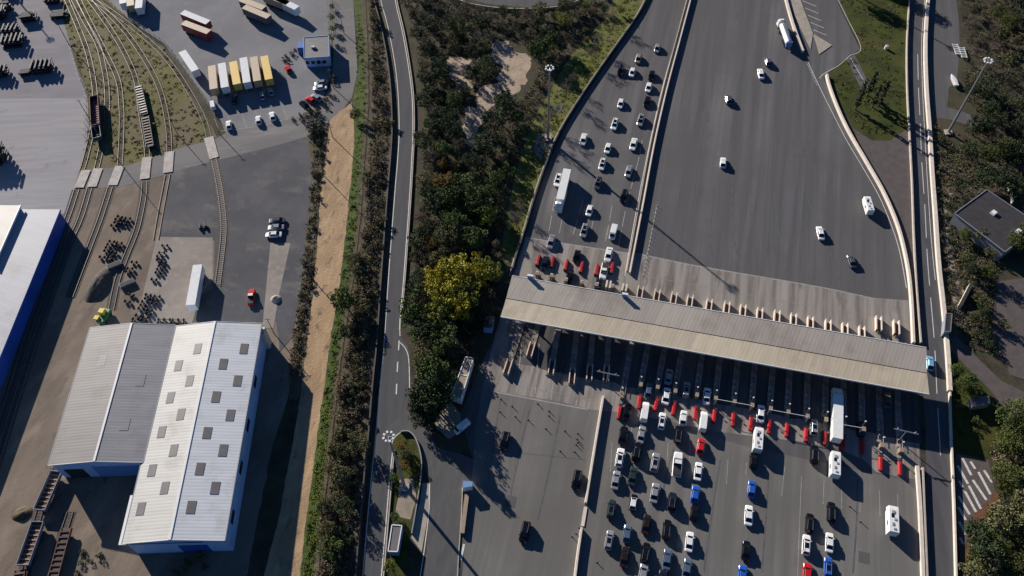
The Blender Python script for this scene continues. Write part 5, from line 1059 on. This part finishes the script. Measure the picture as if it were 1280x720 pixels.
for v in range(2):
    for lf in ('green', 'dark', 'olive', 'yellow', 'orange', 'lime'): TP[(lf, v)] = proto_tree(lf, 11*v+len(lf), 8, 3.6, lf, 46 if v == 0 else 34, .2, 62)
    TP[('pine', v)] = proto_tree('pine', 5+v, 9, 4.2, 'pine', 60, .18, 70); TP[('dry', v)] = proto_tree('dry', 9+v, 6, 3.0, 'dry', 36, .15, 45); TP[('greyb', v)] = proto_tree('greyb', 19+v, 6, 3.0, 'greyb', 38, .12, 50)
    TP[('bare', v)] = proto_tree('bare', 21+v, 8, 3.2, None, 0, 0, 0, 'bare'); TP[('cypress', v)] = proto_tree('cypress', 31+v, 11, 1.0, 'dark', 46, .16, 50, 'cypress'); TP[('cone', v)] = proto_tree('cone', 41+v, 12, 2.6, 'dark', 70, .2, 60, 'conifer')
    for lf in ('dry', 'olive', 'green', 'greyb', 'dark'): TP[('s'+lf, v)] = proto_tree('s', 51+v+len(lf), 2.2, 1.7, lf, 18, .13, 40, 'shrub')
KIDT = {k: [(c, []) for c in kids(r)] for k, r in TP.items()}
for k, r in TP.items(): KID[r.name] = KIDT[k]
TREES = []
def tree(px, py, kind, s=1.0, where='', zs=1.0): TREES.append((px, py, kind, s, where, zs))
def inside(x, y, poly):
    c_ = False; n = len(poly)
    for i in range(n):
        x1, y1 = poly[i]; x2, y2 = poly[(i+1) % n]
        if (y1 > y) != (y2 > y) and x < (x2-x1)*(y-y1)/(y2-y1)+x1: c_ = not c_
    return c_
WOOD = [(500, -10), (556, -10), (575, 6), (610, 14), (660, 18), (706, 14), (735, 4), (765, -10), (754, 22), (714, 62), (686, 105), (668, 138), (656, 166), (648, 190), (634, 245), (626, 295), (628, 325), (622, 345), (612, 390), (600, 420), (578, 442), (560, 490), (545, 505), (530, 522), (524, 515), (524, 440), (518, 425), (516, 360), (521, 300), (527, 240), (531, 165), (529, 110), (523, 70), (515, 30)]
HOLES = [[(612, 48), (645, 46), (670, 66), (670, 98), (650, 130), (618, 112)], [(548, 76), (580, 66), (594, 82), (594, 114), (562, 112)], [(596, 106), (630, 102), (630, 126), (606, 176), (600, 194), (582, 194), (570, 140)]]
def zone_kind(x, y, rng):
    if y < 45: return rng.choice(['greyb', 'dry', 'greyb', 'dark', 'olive'] if x < 690 else ['olive', 'green', 'orange', 'greyb', 'lime'])
    if y < 110 and x < 550: return rng.choice(['greyb', 'dark', 'dark', 'dry', 'greyb'])
    if y < 75: return rng.choice(['greyb', 'dry', 'dark', 'olive'])
    if x > 660 and y < 180: return rng.choice(['dry', 'greyb', 'olive', 'green'])
    if y < 200: return rng.choice(['dark', 'dark', 'green', 'greyb', 'dark'])
    if y < 290: return rng.choice(['dark', 'green', 'green', 'greyb', 'olive'] if x > 560 else ['dark', 'greyb', 'dark', 'dry'])
    if y < 420: return rng.choice(['dark', 'dry', 'olive', 'greyb', 'dark'])
    return rng.choice(['green', 'dark', 'dry', 'greyb', 'dark'])
fixed = [(547, 352, 'yellow', 1.15), (572, 345, 'yellow', 1.3), (594, 352, 'yellow', 1.05), (556, 372, 'yellow', 1.25), (575, 390, 'yellow', 1.0), (550, 395, 'lime', 1.0), (586, 372, 'lime', 1.0), (518, 384, 'green', 1.05), (515, 398, 'green', .8), (558, 424, 'green', 1.05), (548, 436, 'green', .8), (534, 432, 'dry', .9), (530, 452, 'olive', .8), (542, 472, 'green', 1.1), (548, 492, 'green', .9), (560, 480, 'green', .8),
         (612, 276, 'lime', 1.15), (592, 305, 'green', 1.0), (574, 300, 'olive', 1.0), (562, 312, 'dry', .9), (606, 340, 'lime', .8), (600, 330, 'yellow', .7), (616, 345, 'lime', .8), (556, 232, 'orange', .75), (545, 236, 'orange', .6), (562, 226, 'orange', .6), (540, 305, 'orange', .6), (552, 315, 'orange', .5), (555, 206, 'orange', .5), (570, 208, 'orange', .45), (565, 255, 'green', 1.0), (580, 240, 'green', 1.1), (568, 288, 'green', 1.0), (620, 225, 'green', 1.1), (635, 215, 'green', 1.1), (612, 240, 'green', 1), (598, 260, 'green', 1.1),
         (572, 36, 'green', .9), (576, 44, 'green', .7), (705, 30, 'lime', .7), (742, 12, 'orange', .7), (775, 12, 'lime', .7), (690, 55, 'green', .8), (674, 62, 'green', .9), (650, 95, 'green', .7) if False else (672, 70, 'green', 1.0), (733, 48, 'orange', .5), (586, 95, 'olive', .5), (618, 160, 'dark', 1.1), (632, 140, 'dark', 1.1), (645, 150, 'green', 1.0), (650, 170, 'green', 1), (605, 185, 'dark', 1.0), (626, 180, 'dark', 1.1), (640, 190, 'olive', .9), (660, 130, 'dry', .9), (672, 118, 'dry', .8)]
WN = 'the central wood'
for x, y, k, s in fixed: tree(x, y+6, k, s*(1 if inside(x+30, y, WOOD) or y > 320 else .62), WN)
tree(547, 512, 'dark', 1.15, 'the foot of the wood'); tree(536, 506, 'dark', 1.25, 'the foot of the wood'); tree(541, 529, 'cone', 1.02, 'the foot of the wood'); tree(533, 521, 'cone', 1.05, 'the foot of the wood'); tree(524, 515, 'cone', .85, 'the foot of the wood'); tree(529, 532, 'dark', .7, 'the foot of the wood')
rng = random.Random(3); pts = [(x, y+6) for x, y, *_ in fixed]
tries = 0; nf = 0
while tries < 6000 and nf < 150:
    tries += 1; x, y = rng.uniform(500, 790), rng.uniform(-8, 520)
    if not inside(x, y, WOOD) or any(inside(x, y-4, h_) for h_ in HOLES): continue
    if any(math.hypot(x-a, (y-b)*1.1) < 12.5 for a, b in pts): continue
    pts.append((x, y)); nf += 1; k = zone_kind(x, y, rng); tree(x, y, k, rng.uniform(.5, .85) if inside(x+38, y, WOOD) else rng.uniform(.28, .45), WN)
# edge trees with bare crowns along the plaza barrier
for x, y in ((770, 30), (752, 62), (744, 78), (718, 108), (712, 122), (690, 155), (684, 172), (655, 268), (650, 285)): tree(x-4, y, 'bare', rng.uniform(.6, .85), 'the plaza verge')
# right side
RF1 = [(1198, -10), (1300, -10), (1300, 235), (1262, 262), (1240, 232), (1228, 240), (1214, 215), (1200, 190), (1196, 165), (1228, 160), (1235, 152), (1210, 130), (1204, 100), (1208, 60)]
RF2 = [(1248, 530), (1300, 520), (1300, 740), (1204, 740), (1212, 670), (1222, 660), (1250, 630), (1246, 600), (1240, 570)]
RF3 = [(1196, 290), (1215, 290), (1250, 330), (1235, 350), (1240, 400), (1215, 400), (1204, 350)]
def fill(poly, n, kinds, smin, smax, dist, where, box_):
    t = 0; k = 0; pt = []
    while t < 4000 and k < n:
        t += 1; x, y = rng.uniform(box_[0], box_[2]), rng.uniform(box_[1], box_[3])
        if not inside(x, y, poly) or any(math.hypot(x-a, y-b) < dist for a, b in pt): continue
        pt.append((x, y)); k += 1; kk = kinds(x, y) if callable(kinds) else rng.choice(kinds); tree(x, y, kk, rng.uniform(smin, smax), where)
fill(RF1, 42, lambda x, y: rng.choice(['dark', 'pine', 'dark'] if y > 115 or (x > 1238 and y < 40) else ['greyb', 'dry', 'greyb', 'bare', 'olive']), .6, .95, 13, 'the upper right wood', (1190, -10, 1300, 262))
fill(RF2, 22, ['pine', 'dark', 'pine', 'olive'], .6, 1.05, 20, 'the lower right wood', (1195, 520, 1300, 740))
fill(RF3, 8, ['dark', 'olive', 'pine'], .4, .6, 14, 'the dark roofed building garden', (1190, 280, 1260, 410))
fill([(1196, 395), (1250, 400), (1262, 425), (1240, 440), (1215, 425)], 6, ['dark', 'olive', 'greyb'], .3, .5, 12, 'the bank beside the estate road', (1190, 390, 1265, 445))
fill([(1190, 450), (1215, 478), (1212, 500), (1192, 490)], 4, ['green', 'pine'], .4, .55, 11, 'the grass right of the canopy end', (1185, 445, 1220, 505))
fill([(1262, 300), (1300, 300), (1300, 345), (1262, 340)], 4, ['pine', 'dark'], .6, .8, 14, 'the plot below the dark roof', (1255, 295, 1300, 350))
for x, y in ((1069, 137), (1084, 119), (1090, 134), (1098, 132)): tree(x, y, 'cypress', 1.0, 'the lawn left of the east roadway')
for x, y in ((1092, -20), (1080, -26), (1118, -6), (1070, 0)): tree(x, y, 'pine', .9, 'the top edge above the right lawn')
for x, y, k, s in ((433, 384, 'green', 1.0), (436, 420, 'dark', .55), (442, 330, 'olive', .5), (452, 560, 'olive', .7), (430, 600, 'olive', .7), (418, 690, 'green', .8), (412, 668, 'olive', .6), (445, 150, 'olive', .5), (470, 30, 'olive', .5), (435, 640, 'dark', .6), (430, 570, 'dark', .5), (465, 90, 'greyb', .5), (410, 640, 'dark', .5)): tree(x, y, k, s, 'the highway scrub strip')
tree(503, 560, 'orange', .45, 'the planted island'); tree(508, 572, 'olive', .45, 'the planted island'); tree(506, 586, 'orange', .4, 'the planted island'); tree(492, 600, 'green', .3, 'the planted island'); tree(489, 712, 'lime', .4, 'the planted island'); tree(494, 648, 'green', .3, 'the planted island')
tree(417, 40, 'lime', .35, 'the hedge right of the office'); tree(416, 52, 'lime', .35, 'the hedge right of the office'); tree(415, 26, 'lime', .35, 'the hedge right of the office'); tree(416, 12, 'lime', .3, 'the hedge right of the office')
# shrubs
STRIP = [(460, -10), (467, -10), (478, 50), (484, 110), (485, 170), (480, 240), (473, 320), (465, 400), (458, 480), (450, 560), (441, 640), (434, 730), (400, 730), (412, 610), (421, 530), (430, 460), (439, 400), (448, 340), (456, 270), (461, 200), (465, 130), (465, 60)]
fill(STRIP, 90, ['sdry', 'sgreyb', 'solive', 'sdry', 'sgreyb', 'solive'], .5, 1.3, 8.5, 'the highway scrub strip', (395, -10, 500, 730))
fill([(390, 180), (408, 165), (402, 220), (395, 270), (390, 330), (382, 400), (370, 470), (362, 470), (374, 380), (386, 290)], 22, ['sdark', 'sdry', 'sgreyb'], .3, .9, 7, 'the sandy track verge', (360, 160, 412, 480))
fill([(1164, 150), (1174, 150), (1180, 220), (1185, 300), (1196, 380), (1190, 420), (1184, 420), (1176, 340), (1170, 280)], 20, ['sdry', 'solive', 'sgreyb'], .4, .8, 8, 'the east roadway verge', (1160, 145, 1200, 425))
fill([(360, 150), (395, 136), (414, 114), (419, 96), (425, 98), (420, 120), (400, 142), (364, 157)], 14, ['sdry', 'sgreyb', 'solive'], .5, .8, 5, 'the office car park hedge', (350, 90, 425, 156))
fill([(386, 155), (402, 152), (404, 170), (390, 176)], 6, ['sdark', 'sgreyb'], .8, 1.2, 6, 'the thicket above the sandy track', (380, 150, 408, 178))
fill([(352, 74), (368, 61), (372, 66), (358, 79)], 5, ['sdark', 'solive'], .4, .7, 4, 'the hedge left of the office', (345, 55, 375, 82))
fill([(220, 700), (275, 695), (270, 740), (215, 740)], 8, ['sgreen', 'solive'], .6, 1.0, 8, 'the yard below the white warehouse', (210, 690, 280, 740))
fill([(88, 685), (125, 680), (130, 730), (95, 730)], 6, ['solive', 'sdry', 'sdark'], .4, .8, 9, 'the yard by the rust wagon', (85, 680, 130, 735))
fill([(1190, 505), (1225, 505), (1240, 550), (1200, 560)], 6, ['sgreen', 'solive'], .4, .8, 10, 'the lawn below the small shed', (1188, 500, 1245, 565))
cnt = {}
for t in TREES: cnt.setdefault((t[2], t[4]), []).append(t)
for key in cnt: cnt[key].sort(key=lambda t: (t[1], t[0]))
for t in TREES:
    px, py, kind, s, where, zs = t; g = cnt[(kind, where)]; p = at(px, py); v = rng.randint(0, 1)
    sh = kind.startswith('s') and (kind, 0) in TP and kind[1:] in DESC; dsc = DESC[kind[1:]]+' shrub' if sh else DESC[kind]+' tree'
    lab = f'{dsc} in {where}' if len(g) == 1 else f'{dsc} in {where}, {ordn(g.index(t))} from the top'
    if where.startswith('the top edge'): lab = lab.replace(' in the top edge', ' at the top edge')
    for pre in ('the foot', 'the right edge'): lab = lab.replace(' in '+pre, ' at '+pre)
    o = copy_tree(TP[(kind, v)], (p.x, p.y, 0), rng.uniform(0, 6.28), (s*rng.uniform(.9, 1.1), s*rng.uniform(.9, 1.1), s*rng.uniform(.85, 1.1)*zs))
    tag(o, lab, 'shrub' if sh else 'tree', ('shrubs in ' if sh else 'trees in ')+where)
for r in TP.values(): drop_tree(r)
# undergrowth, one mass per plot
def scrub(name, poly, holes, n, mats, hmax, seed, ls=.16, box_=None):
    r = random.Random(seed); xs = [p[0] for p in poly]; ys = [p[1] for p in poly]
    data = {m: ([], []) for m in mats}
    k = 0; t = 0
    while k < n and t < n*12:
        t += 1; x, y = r.uniform(min(xs), max(xs)), r.uniform(min(ys), max(ys))
        if not inside(x, y, poly) or any(inside(x, y, h_) for h_ in holes): continue
        k += 1; p = at(x, y); q0 = noise.noise(p*.12+Vector((seed, 0, 0))); m = mats[min(len(mats)-1, max(0, int((q0*.9+.5)*len(mats))))]
        V, F = data[m]; R_ = r.uniform(.3, .8); H_ = hmax*r.uniform(.3, 1)*(.6+.8*max(0, noise.noise(p*.25)+.3))
        for j in range(14): leaf_quads(V, F, p+Vector((r.gauss(0, R_*.6), r.gauss(0, R_*.6), r.uniform(.05, H_))), ls*r.uniform(.7, 1.3), r)
    V, F, MI = [], [], []
    for i, m in enumerate(mats):
        o_ = len(V); V += data[m][0]; F += [tuple(a+o_ for a in f) for f in data[m][1]]; MI += [i]*len(data[m][1])
    me = bpy.data.meshes.new(name); me.from_pydata(V, [], F); [me.materials.append(LM[m]) for m in mats]; me.polygons.foreach_set('material_index', MI); me.update()
    o = bpy.data.objects.new(name, me); C.objects.link(o); return o
for nm, poly, holes, n, mats, hm, sd_, lab in [
    ('undergrowth', WOOD, HOLES, 5200, ['dark', 'greyb', 'dry', 'olive', 'greyb'], 1.4, 1, 'dense dark brown and green undergrowth filling the wood left of the plaza'),
    ('undergrowth', STRIP, [], 2600, ['olive', 'dry', 'greyb', 'dry'], .9, 2, 'brown undergrowth covering the strip left of the highway'),
    ('undergrowth', RF1, [], 1500, ['dark', 'dry', 'greyb', 'greyb'], 1.2, 3, 'brown undergrowth in the upper right wood'),
    ('undergrowth', RF2, [], 900, ['dark', 'pine', 'dry'], 1.0, 4, 'green undergrowth in the lower right wood'),
    ('verge_grass', [(800, -10), (790, 22), (756, 70), (724, 118), (695, 165), (679, 205), (665, 245), (651, 292), (640, 322), (636, 318), (646, 245), (659, 190), (674, 165), (682, 140), (702, 105), (732, 60), (770, 22), (785, -10)], [], 420, ['lime', 'lime', 'lime', 'dry'], .12, 5, 'green tufted grass on the verge beside the upper plaza'),
    ('lawn_tufts', [(1046, 0), (1130, 0), (1132, 160), (1095, 172), (1070, 155), (1045, 115), (1042, 95), (1078, 62)], [], 260, ['olive', 'pine', 'dry', 'olive'], .12, 6, 'tufts of grass on the right lawn'),
    ('ditch_reeds', [(446, 0), (457, 60), (458, 130), (453, 200), (448, 270), (439, 340), (431, 400), (421, 460), (413, 530), (404, 610), (395, 690), (390, 720), (378, 720), (393, 590), (409, 470), (426, 360), (440, 235), (445, 175), (446, 100)], [], 500, ['pine', 'lime', 'pine'], .22, 7, 'band of green reeds in the ditch right of the sandy track'),
    ('rail_weeds', [(76, 0), (122, 0), (205, 58), (222, 85), (255, 150), (262, 172), (215, 190), (150, 205), (106, 205), (112, 120), (90, 60)], [], 700, ['olive', 'dry', 'olive'], .25, 8, 'weeds growing between the rail tracks'),
    ('dark_brush', [(388, 176), (410, 158), (405, 210), (397, 260), (393, 320), (386, 380), (380, 445), (366, 480), (364, 440), (376, 360), (386, 280), (391, 220)], [], 520, ['greyb', 'dry', 'dark'], .4, 9, 'dark brush along the left edge of the sandy track'),
    ('garden_brush', [(1166, 150), (1200, 190), (1228, 240), (1190, 268), (1215, 300), (1250, 330), (1240, 400), (1250, 440), (1215, 440), (1190, 400), (1176, 300)], [], 1200, ['olive', 'dry', 'dark', 'greyb'], .5, 10, 'patchy brush on the bank right of the east roadway')]:
    tag(scrub(nm, poly, holes, n, mats, hm, sd_), lab, 'undergrowth', kind='stuff')
# boats and gear beside the compound road
for i, (x, y, l_, rz, lab) in enumerate([(1195, 63, 5.5, 85, 'pale flat frame standing beside the compound road, left one of two'), (1203, 67, 5.5, 82, 'pale flat frame standing beside the compound road, right one of two')]):
    p = at(x, y); r = empty('storage_rack', p, math.radians(rz)); tag(r, lab, 'rack')
    bm = bmesh.new(); [box(bm, (0, s*.8, .5), (l_, .18, .15)) for s in (-1, 1)]; link('side_rail', bm, M['lamp'], r); bm = bmesh.new(); [box(bm, (-l_/2+.3+k*l_/6, 0, .6), (.25, 1.9, .12)) for k in range(6)]; link('slat_row', bm, M['lamp'], r)
    bm = bmesh.new(); [box(bm, (a_*l_/2.5, b_*.7, .22), (.15, .15, .44)) for a_ in (-1, 1) for b_ in (-1, 1)]; link('foot_row', bm, M['steel'], r)
p = at(1191, 103); r = empty('boat', p, math.radians(88)); tag(r, 'white boat hull laid up beside the compound road', 'boat')
bm = bmesh.new(); loft(bm, [[(x, -w_, 1.1), (x, -w_*.7, .5), (x, 0, .3), (x, w_*.7, .5), (x, w_, 1.1), (x, 0, 1.2)] for x, w_ in ((-2.6, .8), (0, .95), (1.6, .7), (2.8, .1))]); link('hull', bm, M['white'], r)
bm = bmesh.new(); box(bm, (0, 0, .2), (3, .8, .3)); link('cradle', bm, M['wood'], r)
p = at(1107, 61); r = empty('white_tank', p); tag(r, 'small white round tank standing on the right lawn', 'tank')
bm = bmesh.new(); tube(bm, (0, 0, 0), (0, 0, 1.3), .6, .55, 12); link('tank', bm, M['lamp'], r); bm = bmesh.new(); tube(bm, (0, 0, 1.3), (0, 0, 1.42), .2, n=8); link('cap', bm, M['steel'], r)
